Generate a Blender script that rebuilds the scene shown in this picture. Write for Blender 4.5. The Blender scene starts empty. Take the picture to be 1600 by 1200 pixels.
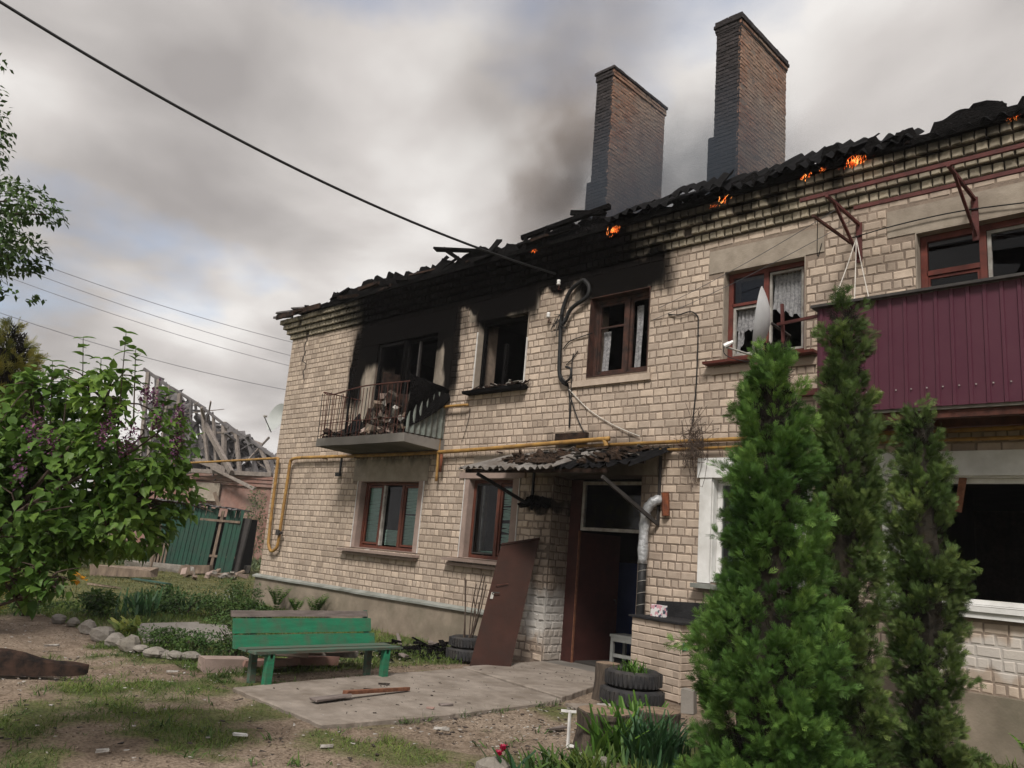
import bpy, math, random
import numpy as np
from mathutils import Vector, Matrix

random.seed(7); RNG = np.random.default_rng(7)
SC = bpy.context.scene; COL = SC.collection

# ------------------------------------------------------------------ camera
FPX = 1231.81; D = 9.5708; ZC = 1.65           # focal length in photo pixels, metres to facade, eye height
YAW, PITCH, ROLL = -0.782268, 0.207592, 0.0829646
def cam_axes():
    cy, sy = math.cos(YAW), math.sin(YAW); cp, sp = math.cos(PITCH), math.sin(PITCH)
    f = np.array([sy*cp, cy*cp, sp]); r = np.array([cy, -sy, 0.0]); u = np.cross(r, f)
    c, s = math.cos(ROLL), math.sin(ROLL)
    return f, c*r + s*u, -s*r + c*u
CF, CR, CU = cam_axes(); CC = np.array([0.0, -D, ZC])
cam = bpy.data.cameras.new('camera'); cam_o = bpy.data.objects.new('camera', cam); COL.objects.link(cam_o)
cam.sensor_width = 36.0; cam.sensor_fit = 'HORIZONTAL'; cam.lens = 36.0*FPX/1600.0
cam.clip_start = 0.05; cam.clip_end = 2000
m = Matrix.Identity(4)
for i in range(3):
    m[i][0], m[i][1], m[i][2], m[i][3] = CR[i], CU[i], -CF[i], CC[i]
cam_o.matrix_world = m; SC.camera = cam_o

# ------------------------------------------------------------------ world, sun, exposure
SUN_EL, SUN_AZ = math.radians(48), math.radians(150)     # azimuth from +Y towards +X
def nd(nt, t, **kw):
    n = nt.nodes.new(t)
    for k, v in kw.items(): setattr(n, k, v)
    return n
W = bpy.data.worlds.new('World'); SC.world = W; W.use_nodes = True
nt = W.node_tree; nt.nodes.clear(); L = nt.links.new
out = nd(nt, 'ShaderNodeOutputWorld'); bg = nd(nt, 'ShaderNodeBackground'); L(bg.outputs[0], out.inputs[0])
sky = nd(nt, 'ShaderNodeTexSky'); sky.sky_type = 'NISHITA'; sky.sun_disc = False
sky.sun_elevation = SUN_EL; sky.sun_rotation = SUN_AZ; sky.dust_density = 3.0
tc = nd(nt, 'ShaderNodeTexCoord'); sep = nd(nt, 'ShaderNodeSeparateXYZ'); L(tc.outputs['Generated'], sep.inputs[0])
mz = nd(nt, 'ShaderNodeMath', operation='ABSOLUTE'); L(sep.outputs[2], mz.inputs[0])
mz2 = nd(nt, 'ShaderNodeMath', operation='ADD'); L(mz.outputs[0], mz2.inputs[0]); mz2.inputs[1].default_value = 0.28
dv = nd(nt, 'ShaderNodeVectorMath', operation='SCALE')
inv = nd(nt, 'ShaderNodeMath', operation='DIVIDE'); inv.inputs[0].default_value = 1.0; L(mz2.outputs[0], inv.inputs[1])
L(tc.outputs['Generated'], dv.inputs[0]); L(inv.outputs[0], dv.inputs['Scale'])
def wnoise(scale, det, off, rough=.55, dist=.3):
    mp = nd(nt, 'ShaderNodeMapping'); mp.inputs['Location'].default_value = off; L(dv.outputs[0], mp.inputs[0])
    n = nd(nt, 'ShaderNodeTexNoise'); n.inputs['Scale'].default_value = scale; n.inputs['Detail'].default_value = det
    n.inputs['Roughness'].default_value = rough; n.inputs['Distortion'].default_value = dist; L(mp.outputs[0], n.inputs['Vector'])
    return n
def ramp(nt_, src, pts):
    r = nd(nt_, 'ShaderNodeValToRGB'); L_ = nt_.links.new
    while len(r.color_ramp.elements) < len(pts): r.color_ramp.elements.new(0.5)
    for e, (p, c) in zip(r.color_ramp.elements, pts):
        e.position = p; e.color = (*c, 1) if not isinstance(c, (int, float)) else (c, c, c, 1)
    L_(src, r.inputs[0]); return r
n1 = wnoise(1.15, 7, (3.1, 1.7, 0.4), .5, .15); n2 = wnoise(2.4, 6, (0.3, 5.2, 2.0), .45, .2)
cl = ramp(nt, n2.outputs['Fac'], [(0.30, (.18, .168, .163)), (0.42, (.238, .224, .216)), (0.53, (.305, .287, .276)), (0.65, (.40, .385, .372))])
mask = ramp(nt, n1.outputs['Fac'], [(0.34, 0.12), (0.47, 1.0)])
skm = nd(nt, 'ShaderNodeVectorMath', operation='SCALE'); skm.inputs['Scale'].default_value = 0.092; L(sky.outputs[0], skm.inputs[0])
mx = nd(nt, 'ShaderNodeMix', data_type='RGBA'); L(mask.outputs[0], mx.inputs['Factor'])
L(skm.outputs[0], mx.inputs['A']); L(cl.outputs[0], mx.inputs['B'])
L(mx.outputs['Result'], bg.inputs['Color']); bg.inputs['Strength'].default_value = 1.0

sun = bpy.data.lights.new('sun', 'SUN'); sun.energy = 1.5; sun.angle = math.radians(14); sun.color = (1.0, .95, .88)
sun_o = bpy.data.objects.new('sun', sun); COL.objects.link(sun_o)
sd = Vector((math.sin(SUN_AZ)*math.cos(SUN_EL), math.cos(SUN_AZ)*math.cos(SUN_EL), math.sin(SUN_EL)))
sun_o.rotation_euler = sd.to_track_quat('Z', 'Y').to_euler(); sun_o.location = (0, -20, 30)
SC.view_settings.view_transform = 'Standard'; SC.view_settings.look = 'None'
SC.view_settings.exposure = 1.15; SC.view_settings.gamma = 1.0; SC.view_settings.use_curve_mapping = False
SC.render.engine = 'CYCLES'
SC.cycles.max_bounces = 6; SC.cycles.transparent_max_bounces = 12; SC.cycles.volume_bounces = 0
SC.cycles.use_denoising = True; SC.cycles.caustics_reflective = False; SC.cycles.caustics_refractive = False
SC.cycles.volume_step_rate = 1.0; SC.cycles.volume_max_steps = 128

# ------------------------------------------------------------------ pixel -> place
def ray(x, y): return CF + CR*((x-800)/FPX) - CU*((y-600)/FPX)
def FA(x, y, Y=0.0):                     # point of the plane Y (facade and planes parallel to it)
    d = ray(x, y); return CC + d*((Y+D)/d[1])
def GR(x, y, z=0.0):                     # point on the ground
    d = ray(x, y); return CC + d*((z-ZC)/d[2])
def AT(x, y, dep): return CC + ray(x, y)*dep
def PJ(P):
    v = np.atleast_2d(np.asarray(P, float)) - CC; w = v@CF
    return np.stack([800+FPX*(v@CR)/w, 600-FPX*(v@CU)/w], -1)

# value noise for scattering and shapes
_perm = RNG.random((64, 64, 64))
def vnoise(p):
    p = np.atleast_2d(np.asarray(p, float)); i = np.floor(p).astype(int); f = p-i; f = f*f*(3-2*f); r = 0
    for dx in (0, 1):
        for dy in (0, 1):
            for dz in (0, 1):
                w = (f[:, 0] if dx else 1-f[:, 0])*(f[:, 1] if dy else 1-f[:, 1])*(f[:, 2] if dz else 1-f[:, 2])
                r = r + w*_perm[(i[:, 0]+dx) % 64, (i[:, 1]+dy) % 64, (i[:, 2]+dz) % 64]
    return r
def fbm(p, o=3):
    p = np.atleast_2d(np.asarray(p, float)); return sum(vnoise(p*2**k+17*k)/2**k for k in range(o))/sum(1/2**k for k in range(o))

# ------------------------------------------------------------------ materials
MATS = {}
def soot_group():
    g = bpy.data.node_groups.new('soot', 'ShaderNodeTree')
    g.interface.new_socket('Soot', in_out='OUTPUT', socket_type='NodeSocketFloat')
    g.interface.new_socket('Wash', in_out='OUTPUT', socket_type='NodeSocketFloat')
    o = nd(g, 'NodeGroupOutput'); geo = nd(g, 'ShaderNodeNewGeometry'); l = g.links.new
    n = nd(g, 'ShaderNodeTexNoise'); n.inputs['Scale'].default_value = 1.6; n.inputs['Detail'].default_value = 5
    mpn = nd(g, 'ShaderNodeMapping'); mpn.inputs['Scale'].default_value = (2.0, 1, .55); l(geo.outputs['Position'], mpn.inputs[0]); l(mpn.outputs[0], n.inputs['Vector'])
    s = nd(g, 'ShaderNodeVectorMath', operation='SUBTRACT'); l(n.outputs['Color'], s.inputs[0]); s.inputs[1].default_value = (.5, .5, .5)
    k = nd(g, 'ShaderNodeVectorMath', operation='SCALE'); l(s.outputs[0], k.inputs[0]); k.inputs['Scale'].default_value = .75
    a = nd(g, 'ShaderNodeVectorMath', operation='ADD'); l(geo.outputs['Position'], a.inputs[0]); l(k.outputs[0], a.inputs[1])
    pz = nd(g, 'ShaderNodeVectorMath', operation='MULTIPLY'); l(a.outputs[0], pz.inputs[0]); pz.inputs[1].default_value = (1, 0, 1)
    def blob(cx, cz, rx, rz, st, soft):
        b = nd(g, 'ShaderNodeVectorMath', operation='SUBTRACT'); l(pz.outputs[0], b.inputs[0]); b.inputs[1].default_value = (cx, 0, cz)
        c = nd(g, 'ShaderNodeVectorMath', operation='MULTIPLY'); l(b.outputs[0], c.inputs[0]); c.inputs[1].default_value = (1/rx, 1, 1/rz)
        q = nd(g, 'ShaderNodeVectorMath', operation='MULTIPLY'); l(c.outputs[0], q.inputs[0]); l(c.outputs[0], q.inputs[1])
        le = nd(g, 'ShaderNodeVectorMath', operation='LENGTH'); l(q.outputs[0], le.inputs[0])
        mr = nd(g, 'ShaderNodeMapRange', interpolation_type='SMOOTHSTEP'); l(le.outputs['Value'], mr.inputs[0])
        mr.inputs[1].default_value = max(0.0, 1-soft); mr.inputs[2].default_value = 1+soft; mr.inputs[3].default_value = st; mr.inputs[4].default_value = 0
        return mr.outputs[0]
    def union(bl):
        cur = None
        for b in bl:
            v = blob(*b)
            if cur is None: cur = v
            else:
                m_ = nd(g, 'ShaderNodeMath', operation='MAXIMUM'); l(cur, m_.inputs[0]); l(v, m_.inputs[1]); cur = m_.outputs[0]
        return cur
    l(union(SOOT), o.inputs[0]); l(union(WASH), o.inputs[1])
    return g
SOOT = [(-10.6, 6.68, 4.3, .6, .997, .35), (-10.2, 6.30, 3.6, .28, .99, .5), (-7, 6.86, 10.5, .16, .9, .6), (-5.8, 6.78, 2.2, .25, .9, .6), (-3.0, 6.82, 2.0, .16, .8, .6),
        (-12.75, 6.0, 1.85, .75, .997, .3), (-14.3, 5.35, .32, 1.0, .99, .5), (-11.2, 5.3, .25, 1.05, .985, .5),
        (-12.6, 4.9, 1.05, 1.3, .80, .4), (-9.85, 6.05, .85, .42, .997, .45), (-7.25, 6.05, .99, .4, .992, .5),
        (-7.6, 2.9, .99, .55, .75, .7), (-8.55, 2.42, .35, .14, .92, .6), (-8.35, 1.8, .36, 1.05, .55, .8), (-7.9, 1.0, .5, 1.9, .3, .8), (-12.7, 3.45, 1.3, .25, .6, .8)]
WASH = [(-8.5, .78, .3, .33, .85, .6), (-8.3, .45, .1, .5, .5, .8), (-2.3, 1.0, .5, .18, .6, .6), (-13.2, 1.3, .2, .08, .5, .9)]
SG = soot_group()

def mat(name, c1, c2=None, scale=6.0, rough=.85, bump=.25, bscale=45, soot=False, tint=None, metal=0.0, spec=.3,
        stretch=(1, 1, 1), dirt=None, emis=None, alpha=None, bdist=.01, coord='Object', wash=False, lo=.35, hi=.65, backc=None, trans=0.0):
    """procedural surface: two-colour noise, per-piece tint (attribute), dirt, soot stains, fine relief"""
    M = bpy.data.materials.new(name); M.use_nodes = True; t = M.node_tree; l = t.links.new
    b = t.nodes['Principled BSDF']; b.inputs['Roughness'].default_value = rough; b.inputs['Metallic'].default_value = metal
    b.inputs['Specular IOR Level'].default_value = spec
    geo = nd(t, 'ShaderNodeNewGeometry')
    mp = nd(t, 'ShaderNodeMapping'); mp.inputs['Scale'].default_value = stretch; l(geo.outputs['Position'], mp.inputs[0])
    n = nd(t, 'ShaderNodeTexNoise'); n.inputs['Scale'].default_value = scale; n.inputs['Detail'].default_value = 6; n.inputs['Roughness'].default_value = .62
    l(mp.outputs[0], n.inputs['Vector'])
    if c2 is None: c2 = tuple(x*.72 for x in c1)
    r = ramp(t, n.outputs['Fac'], [(lo, c2), (hi, c1)]); cur = r.outputs[0]
    def mixc(f, A, B, mode='MIX'):
        x = nd(t, 'ShaderNodeMix', data_type='RGBA', blend_type=mode)
        (l(f, x.inputs['Factor']) if not isinstance(f, float) else setattr(x.inputs['Factor'], 'default_value', f))
        (l(A, x.inputs['A'])); (l(B, x.inputs['B']) if not isinstance(B, tuple) else setattr(x.inputs['B'], 'default_value', (*B, 1)))
        return x.outputs['Result']
    if tint:
        at = nd(t, 'ShaderNodeAttribute'); at.attribute_name = 'tint'
        tr = ramp(t, at.outputs['Fac'], tint); cur = mixc(1.0, cur, tr.outputs[0], 'MULTIPLY')
    if dirt:
        dn = nd(t, 'ShaderNodeTexNoise'); dn.inputs['Scale'].default_value = dirt[0]; dn.inputs['Detail'].default_value = 7; dn.inputs['Roughness'].default_value = .65
        l(geo.outputs['Position'], dn.inputs['Vector'])
        dr = ramp(t, dn.outputs['Fac'], [(.42, 0.0), (.68, dirt[2])]); cur = mixc(dr.outputs[0], cur, dirt[1])
    if soot:
        sg = nd(t, 'ShaderNodeGroup'); sg.node_tree = SG
        if wash: cur = mixc(sg.outputs['Wash'], cur, (.55, .53, .50))
        cur = mixc(sg.outputs['Soot'], cur, (.0042, .0038, .0038))
        sr = nd(t, 'ShaderNodeMapRange'); l(sg.outputs['Soot'], sr.inputs[0]); sr.inputs[3].default_value = spec; sr.inputs[4].default_value = .0; l(sr.outputs[0], b.inputs['Specular IOR Level'])
    l(cur, b.inputs['Base Color'])
    if bump:
        bn = nd(t, 'ShaderNodeTexNoise'); bn.inputs['Scale'].default_value = bscale; bn.inputs['Detail'].default_value = 5
        mp2 = nd(t, 'ShaderNodeMapping'); mp2.inputs['Scale'].default_value = stretch; l(geo.outputs['Position'], mp2.inputs[0]); l(mp2.outputs[0], bn.inputs['Vector'])
        bu = nd(t, 'ShaderNodeBump'); bu.inputs['Strength'].default_value = bump; bu.inputs['Distance'].default_value = bdist
        l(bn.outputs['Fac'], bu.inputs['Height']); l(bu.outputs[0], b.inputs['Normal'])
    if emis: b.inputs['Emission Color'].default_value = (*emis[0], 1); b.inputs['Emission Strength'].default_value = emis[1]
    if trans:
        o = t.nodes['Material Output']; tb = nd(t, 'ShaderNodeBsdfTranslucent'); l(cur, tb.inputs[0])
        ms = nd(t, 'ShaderNodeMixShader'); ms.inputs[0].default_value = trans; l(b.outputs[0], ms.inputs[1]); l(tb.outputs[0], ms.inputs[2]); l(ms.outputs[0], o.inputs[0])
    MATS[name] = M; return M
TB = [(0, (.66, .64, .62)), (.25, (.86, .85, .84)), (.75, (1.0, .985, .96)), (1, (1.18, 1.16, 1.12))]
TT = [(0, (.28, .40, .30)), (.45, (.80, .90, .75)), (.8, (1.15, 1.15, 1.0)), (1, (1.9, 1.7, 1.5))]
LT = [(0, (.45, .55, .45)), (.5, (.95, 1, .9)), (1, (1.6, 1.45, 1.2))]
mat('brick', (.53, .442, .368), (.44, .362, .298), 9, .92, .35, 70, soot=True, wash=True, tint=TB, dirt=(1.1, (.27, .215, .165), .5), spec=.15)
mat('mortar', (.285, .222, .176), (.205, .16, .126), 14, .95, .5, 60, soot=True, wash=True, dirt=(2, (.10, .08, .065), .5))
mat('cornice_brick', (.45, .40, .32), (.33, .29, .22), 9, .92, .35, 70, soot=True, tint=TB, dirt=(2.2, (.13, .12, .09), .7))
mat('plaster', (.36, .31, .255), (.27, .23, .185), 5, .92, .3, 50, soot=True, dirt=(1.7, (.17, .14, .11), .6))
mat('plinth', (.27, .225, .175), (.19, .155, .12), 3, .95, .35, 40, dirt=(1.3, (.11, .10, .07), .7))
mat('pink_plaster', (.34, .26, .225), (.28, .21, .18), 5, .9, .25, 50, dirt=(3, (.17, .13, .11), .5))
mat('white_paint', (.74, .74, .73), (.60, .60, .58), 4, .6, .1, 60, dirt=(3, (.36, .34, .31), .35))
mat('white_trim', (.70, .69, .67), None, 10, .6, .1)
mat('ledge', (.29, .30, .28), (.20, .21, .19), 4, .9, .2, dirt=(3, (.12, .12, .10), .6))
mat('concrete', (.27, .25, .225), (.19, .175, .155), 4, .95, .4, 50, soot=True, dirt=(2, (.10, .09, .08), .6))
mat('paving', (.285, .245, .208), (.21, .18, .152), 5, .95, .5, 40, dirt=(2.2, (.13, .105, .082), .85))
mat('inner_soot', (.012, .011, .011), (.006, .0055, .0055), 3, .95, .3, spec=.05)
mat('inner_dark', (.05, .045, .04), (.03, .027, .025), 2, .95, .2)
mat('blue_paint', (.06, .09, .24), (.05, .075, .2), 4, .6, .1)
mat('char', (.0075, .0067, .0067), (.003, .0028, .0028), 14, .95, .8, 35, bdist=.03, spec=.06)
mat('char_brown', (.05, .03, .022), (.011, .0095, .009), 9, .92, .6, 35, spec=.1)
mat('burnt_sheet', (.010, .0096, .0105), (.0045, .0045, .0045), 6, .92, .4, 40, spec=.08)
mat('slate', (.22, .205, .19), (.13, .12, .11), 4, .9, .4, 60, dirt=(3, (.07, .05, .035), .8))
mat('moss', (.06, .035, .022), (.025, .017, .012), 16, 1, .8, 50, bdist=.03)
mat('greensheet', (.20, .225, .20), (.12, .14, .125), 7, .8, .3, dirt=(6, (.07, .06, .055), .7))
mat('rust', (.09, .032, .022), (.045, .018, .014), 12, .85, .3)
mat('red_frame', (.165, .040, .028), (.10, .026, .02), 9, .65, .25, soot=True, dirt=(7, (.055, .025, .02), .5))
mat('brown_frame', (.135, .042, .025), (.09, .03, .02), 9, .6, .2, dirt=(7, (.05, .025, .02), .4))
mat('brown_burnt', (.075, .032, .022), (.02, .014, .012), 6, .8, .3)
mat('old_white', (.40, .39, .36), (.22, .20, .18), 8, .8, .3)
mat('blind', (.48, .70, .61), (.40, .61, .53), 12, .55, 0)
mat('lace', (.46, .46, .47), (.20, .20, .21), 26, .95, .5, 60, trans=.3)
mat('purple', (.084, .026, .042), (.070, .021, .035), 2, .5, .05, 30, spec=.18, dirt=(2, (.075, .03, .04), .4))
mat('dark_metal', (.05, .045, .042), (.03, .027, .026), 9, .6, .2)
mat('door_steel', (.046, .022, .017), (.036, .017, .013), 4, .75, .15, 20, spec=.08, dirt=(3, (.027, .018, .015), .7))
mat('door_wood', (.055, .018, .015), (.035, .012, .010), 5, .6, .15)
mat('gas_yellow', (.40, .235, .065), (.28, .15, .045), 9, .6, .2, dirt=(5, (.12, .065, .03), .6))
mat('black', (.014, .014, .015), (.008, .008, .008), 10, .6, .1)
mat('felt', (.022, .022, .024), (.011, .011, .012), 8, .9, .6, 50)
mat('foil', (.50, .51, .52), (.30, .31, .32), 14, .4, .9, 25, metal=.3, bdist=.02)
mat('orange_rust', (.22, .07, .03), (.10, .035, .02), 12, .9, .4)
mat('dish', (.42, .44, .43), (.36, .38, .37), 3, .5, .05)
mat('dish_white', (.62, .63, .64), (.52, .53, .54), 3, .5, .05)
mat('porcelain', (.75, .74, .72), None, 9, .3, 0)
mat('green_paint', (.022, .190, .098), (.017, .140, .073), 5, .6, .35, 30, stretch=(1, .6, 6), dirt=(7, (.075, .10, .065), .75))
mat('grey_wood', (.20, .165, .15), (.12, .10, .09), 4, .9, .5, 30, stretch=(6, 1, 6))
mat('green_worn', (.05, .125, .09), (.10, .085, .065), 7, .8, .3, stretch=(4, 1, 4))
mat('bark', (.10, .078, .06), (.04, .031, .025), 9, .95, .9, 14, stretch=(3, 3, .5), bdist=.03)
mat('cut_wood', (.26, .19, .13), (.15, .105, .075), 12, .9, .3)
mat('tyre', (.030, .030, .033), (.018, .018, .019), 9, .8, .4, 60, dirt=(4, (.075, .065, .055), .6))
mat('soil', (.06, .045, .033), (.03, .023, .018), 9, 1, .8, 40)
mat('stone', (.28, .255, .228), (.165, .148, .13), 5, .95, .7, 18, bdist=.03, dirt=(4, (.11, .10, .07), .6))
mat('stool', (.42, .43, .41), (.30, .31, .29), 6, .7, .1)
mat('plank_red', (.23, .10, .055), (.12, .05, .03), 6, .85, .4, 30, stretch=(3, 3, 3))
mat('brickred', (.27, .145, .115), (.19, .105, .085), 3, .95, .3, 20, dirt=(.6, (.30, .25, .22), .6))
mat('rafter', (.26, .225, .20), (.165, .14, .125), 6, .95, .3)  # paled so the colour itself carries the distance haze on the ruin
mat('rafter_dark', (.145, .135, .135), (.09, .084, .086), 4, .95, .3)  # darker timber, also lightened with haze in its colour for the ruin
mat('shed_green', (.018, .070, .046), (.013, .048, .034), 4, .7, .2, stretch=(2, 2, .4), dirt=(3, (.03, .045, .035), .6))
mat('shed_wood', (.23, .175, .13), (.12, .09, .07), 5, .95, .4, stretch=(2, 2, .5))
mat('chimney_brick', (.31, .19, .135), (.23, .115, .078), 3, .95, .35, 40, tint=TB, dirt=(.5, (.30, .25, .20), 1.0))
mat('chimney_black', (.045, .038, .04), (.024, .021, .022), 6, .95, .35, 40, tint=TB)
mat('chimney_mortar', (.20, .155, .125), (.13, .10, .085), 5, .95, .3)
mat('chip', (.42, .40, .37), (.20, .18, .16), 30, .9, .1)
mat('chip_dark', (.055, .042, .035), (.02, .017, .015), 30, .9, .1)
mat('twig', (.09, .065, .05), (.05, .035, .028), 12, .95, .3)
mat('thuja', (.110, .200, .044), (.066, .138, .032), 2.5, .65, 0, tint=TT, trans=.25)
mat('thuja_olive', (.115, .178, .048), (.078, .110, .036), 2.5, .65, 0, tint=TT, trans=.25)
mat('thuja_gold', (.32, .29, .07), (.15, .17, .045), 1.5, .65, 0, tint=LT, trans=.25)
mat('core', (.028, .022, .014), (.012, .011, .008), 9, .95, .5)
mat('lilac_leaf', (.145, .235, .05), (.088, .165, .036), 2, .5, 0, tint=LT, trans=.4, spec=.3)
mat('lilac_bloom', (.15, .055, .13), (.085, .03, .08), 9, .7, 0, tint=LT)
mat('leaf_a', (.08, .135, .035), (.04, .085, .022), 2, .55, 0, tint=LT, trans=.3)
mat('leaf_b', (.08, .135, .04), (.045, .085, .027), 2, .55, 0, tint=LT, trans=.3)
mat('leaf_pale', (.15, .18, .095), (.09, .12, .06), 2, .6, 0, tint=LT, trans=.3)
mat('fern', (.10, .20, .035), (.06, .135, .025), 2, .55, 0, tint=LT, trans=.35)
mat('hosta', (.36, .38, .13), (.12, .19, .04), 14, .5, 0, tint=LT, trans=.3)
mat('iris', (.05, .115, .045), (.03, .08, .04), 3, .5, 0, tint=LT, trans=.3)
mat('grass', (.115, .165, .040), (.068, .110, .026), 1.5, .65, 0, tint=LT, trans=.3)
mat('dry_grass', (.17, .15, .065), (.10, .105, .04), .9, .75, 0, tint=LT, trans=.3)
mat('tulip', (.55, .03, .10), (.40, .02, .07), 9, .5, 0, trans=.3)
mat('orange_leaf', (.60, .28, .02), None, 9, .5, 0, trans=.3)
mat('white_petal', (.70, .70, .72), None, 9, .5, 0)
mat('turquoise', (.03, .22, .20), None, 9, .6, 0)
mat('rope', (.55, .52, .47), None, 9, .9, 0)
mat('wire', (.17, .17, .19), None, 9, .7, 0)
mat('red_rail', (.115, .034, .030), (.07, .022, .02), 8, .7, .3)
def glass(name, tint=(.8, .84, .84), alpha=.25):
    M = bpy.data.materials.new(name); M.use_nodes = True; t = M.node_tree; l = t.links.new
    o = t.nodes['Material Output']; t.nodes.remove(t.nodes['Principled BSDF'])
    tr = nd(t, 'ShaderNodeBsdfTransparent'); tr.inputs[0].default_value = (*tint, 1)
    gl = nd(t, 'ShaderNodeBsdfGlossy'); gl.inputs['Roughness'].default_value = .03; gl.inputs[0].default_value = (.9, .92, .95, 1)
    fr = nd(t, 'ShaderNodeFresnel'); fr.inputs[0].default_value = 1.4
    ad = nd(t, 'ShaderNodeMath', operation='ADD'); l(fr.outputs[0], ad.inputs[0]); ad.inputs[1].default_value = .0
    ms = nd(t, 'ShaderNodeMixShader'); l(ad.outputs[0], ms.inputs[0]); l(tr.outputs[0], ms.inputs[1]); l(gl.outputs[0], ms.inputs[2]); l(ms.outputs[0], o.inputs[0])
    MATS[name] = M
glass('glass')
def flame_mat():
    M = bpy.data.materials.new('flame'); M.use_nodes = True; t = M.node_tree; l = t.links.new
    o = t.nodes['Material Output']; t.nodes.remove(t.nodes['Principled BSDF'])
    n = nd(t, 'ShaderNodeTexNoise'); n.inputs['Scale'].default_value = 14; n.inputs['Detail'].default_value = 3
    g = nd(t, 'ShaderNodeNewGeometry'); l(g.outputs['Position'], n.inputs['Vector'])
    r = ramp(t, n.outputs['Fac'], [(.38, (.30, .025, .004)), (.52, (.80, .14, .02)), (.68, (1, .45, .12))])
    e = nd(t, 'ShaderNodeEmission'); l(r.outputs[0], e.inputs[0]); e.inputs[1].default_value = 1.0; l(e.outputs[0], o.inputs[0]); MATS['flame'] = M
flame_mat()

# ------------------------------------------------------------------ mesh helpers
class MB:
    def __init__(s): s.v = []; s.f = []; s.t = []
    def add(s, V, F, tint=.5):
        n = len(s.v); s.v.extend([tuple(map(float, p)) for p in V]); s.f.extend([tuple(i+n for i in f) for f in F]); s.t.extend([tint]*len(V)); return s
    def box(s, x0, x1, y0, y1, z0, z1, tint=.5):
        return s.add([(x0, y0, z0), (x1, y0, z0), (x1, y1, z0), (x0, y1, z0), (x0, y0, z1), (x1, y0, z1), (x1, y1, z1), (x0, y1, z1)],
              [(0, 3, 2, 1), (4, 5, 6, 7), (0, 1, 5, 4), (1, 2, 6, 5), (2, 3, 7, 6), (3, 0, 4, 7)], tint)
    def obox(s, c, ax, ay, az, tint=.5, jit=0):   # centre and three half-axis vectors
        c, ax, ay, az = map(np.asarray, (c, ax, ay, az)); V = []
        for k in (-1, 1):
            for i, j in ((-1, -1), (1, -1), (1, 1), (-1, 1)): V.append(c+ax*i+ay*j+az*k+RNG.uniform(-jit, jit, 3))
        return s.add(V, [(0, 3, 2, 1), (4, 5, 6, 7), (0, 1, 5, 4), (1, 2, 6, 5), (2, 3, 7, 6), (3, 0, 4, 7)], tint)
    def beam(s, a, b, w, h, up=(0, 0, 1), jit=0, tint=.5):
        a, b = np.asarray(a, float), np.asarray(b, float); d = b-a; ln = np.linalg.norm(d); d = d/ln
        u = np.asarray(up, float); sx = np.cross(d, u)
        if np.linalg.norm(sx) < 1e-4: sx = np.cross(d, (1, 0, 0))
        sx /= np.linalg.norm(sx); u = np.cross(sx, d)
        return s.obox((a+b)/2, d*ln/2, sx*w/2, u*h/2, tint, jit)
    def tube(s, pts, r, seg=8, tint=.5, cap=True):
        P = np.asarray(pts, float); n = len(P); T = np.gradient(P, axis=0); rr = np.broadcast_to(np.asarray(r, float), (n,))
        V = []; pu = None
        for i in range(n):
            t = T[i]/(np.linalg.norm(T[i])+1e-9)
            if pu is None: pu = np.cross(t, (0.31, .2, .93)); 
            pu = pu-t*(pu@t); pu /= np.linalg.norm(pu)+1e-9; w = np.cross(t, pu)
            for k in range(seg):
                a = 2*math.pi*k/seg; V.append(P[i]+rr[i]*(math.cos(a)*pu+math.sin(a)*w))
        F = [(i*seg+k, i*seg+(k+1) % seg, (i+1)*seg+(k+1) % seg, (i+1)*seg+k) for i in range(n-1) for k in range(seg)]
        if cap: F += [tuple(range(seg))[::-1], tuple((n-1)*seg+k for k in range(seg))]
        return s.add(V, F, tint)
    def lathe(s, prof, c, seg=24, noise=0, ph=0):   # profile (r, z) about vertical axis
        V = []; c = np.asarray(c, float)
        for j, (r, z) in enumerate(prof):
            for k in range(seg):
                a = 2*math.pi*k/seg; q = 1+noise*(vnoise([[math.cos(a)*2+5+ph, math.sin(a)*2+5, z*1.5+ph]])[0]-.5)*2
                V.append(c+np.array([r*q*math.cos(a), r*q*math.sin(a), z]))
        n = len(prof)
        F = [(j*seg+k, j*seg+(k+1) % seg, (j+1)*seg+(k+1) % seg, (j+1)*seg+k) for j in range(n-1) for k in range(seg)]
        return s.add(V, F)
    def quad(s, a, b, c, d, tint=.5): return s.add([a, b, c, d], [(0, 1, 2, 3)], tint)
    def build(s, name, material, parent=None, smooth=False):
        me = bpy.data.meshes.new(name); me.from_pydata(s.v, [], s.f); me.update()
        at = me.attributes.new('tint', 'FLOAT', 'POINT'); at.data.foreach_set('value', np.asarray(s.t, np.float32))
        if smooth: me.polygons.foreach_set('use_smooth', [True]*len(me.polygons))
        return link(name, me, material, parent)
def link(name, me, material, parent=None):
    if material is not None and not me.materials: me.materials.append(MATS[material])
    o = bpy.data.objects.new(name, me); COL.objects.link(o)
    if parent is not None: setp(o, parent)
    return o
def wloc(o):
    v = Vector(o.location)
    while o.parent is not None: o = o.parent; v += Vector(o.location) if o.type == 'EMPTY' else Vector((0, 0, 0))
    return v
def setp(o, parent):
    o.parent = parent
    r = parent
    while r.parent is not None: r = r.parent
    if parent.parent is None: o.matrix_parent_inverse = Matrix.Translation(-Vector(parent.location))
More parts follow.
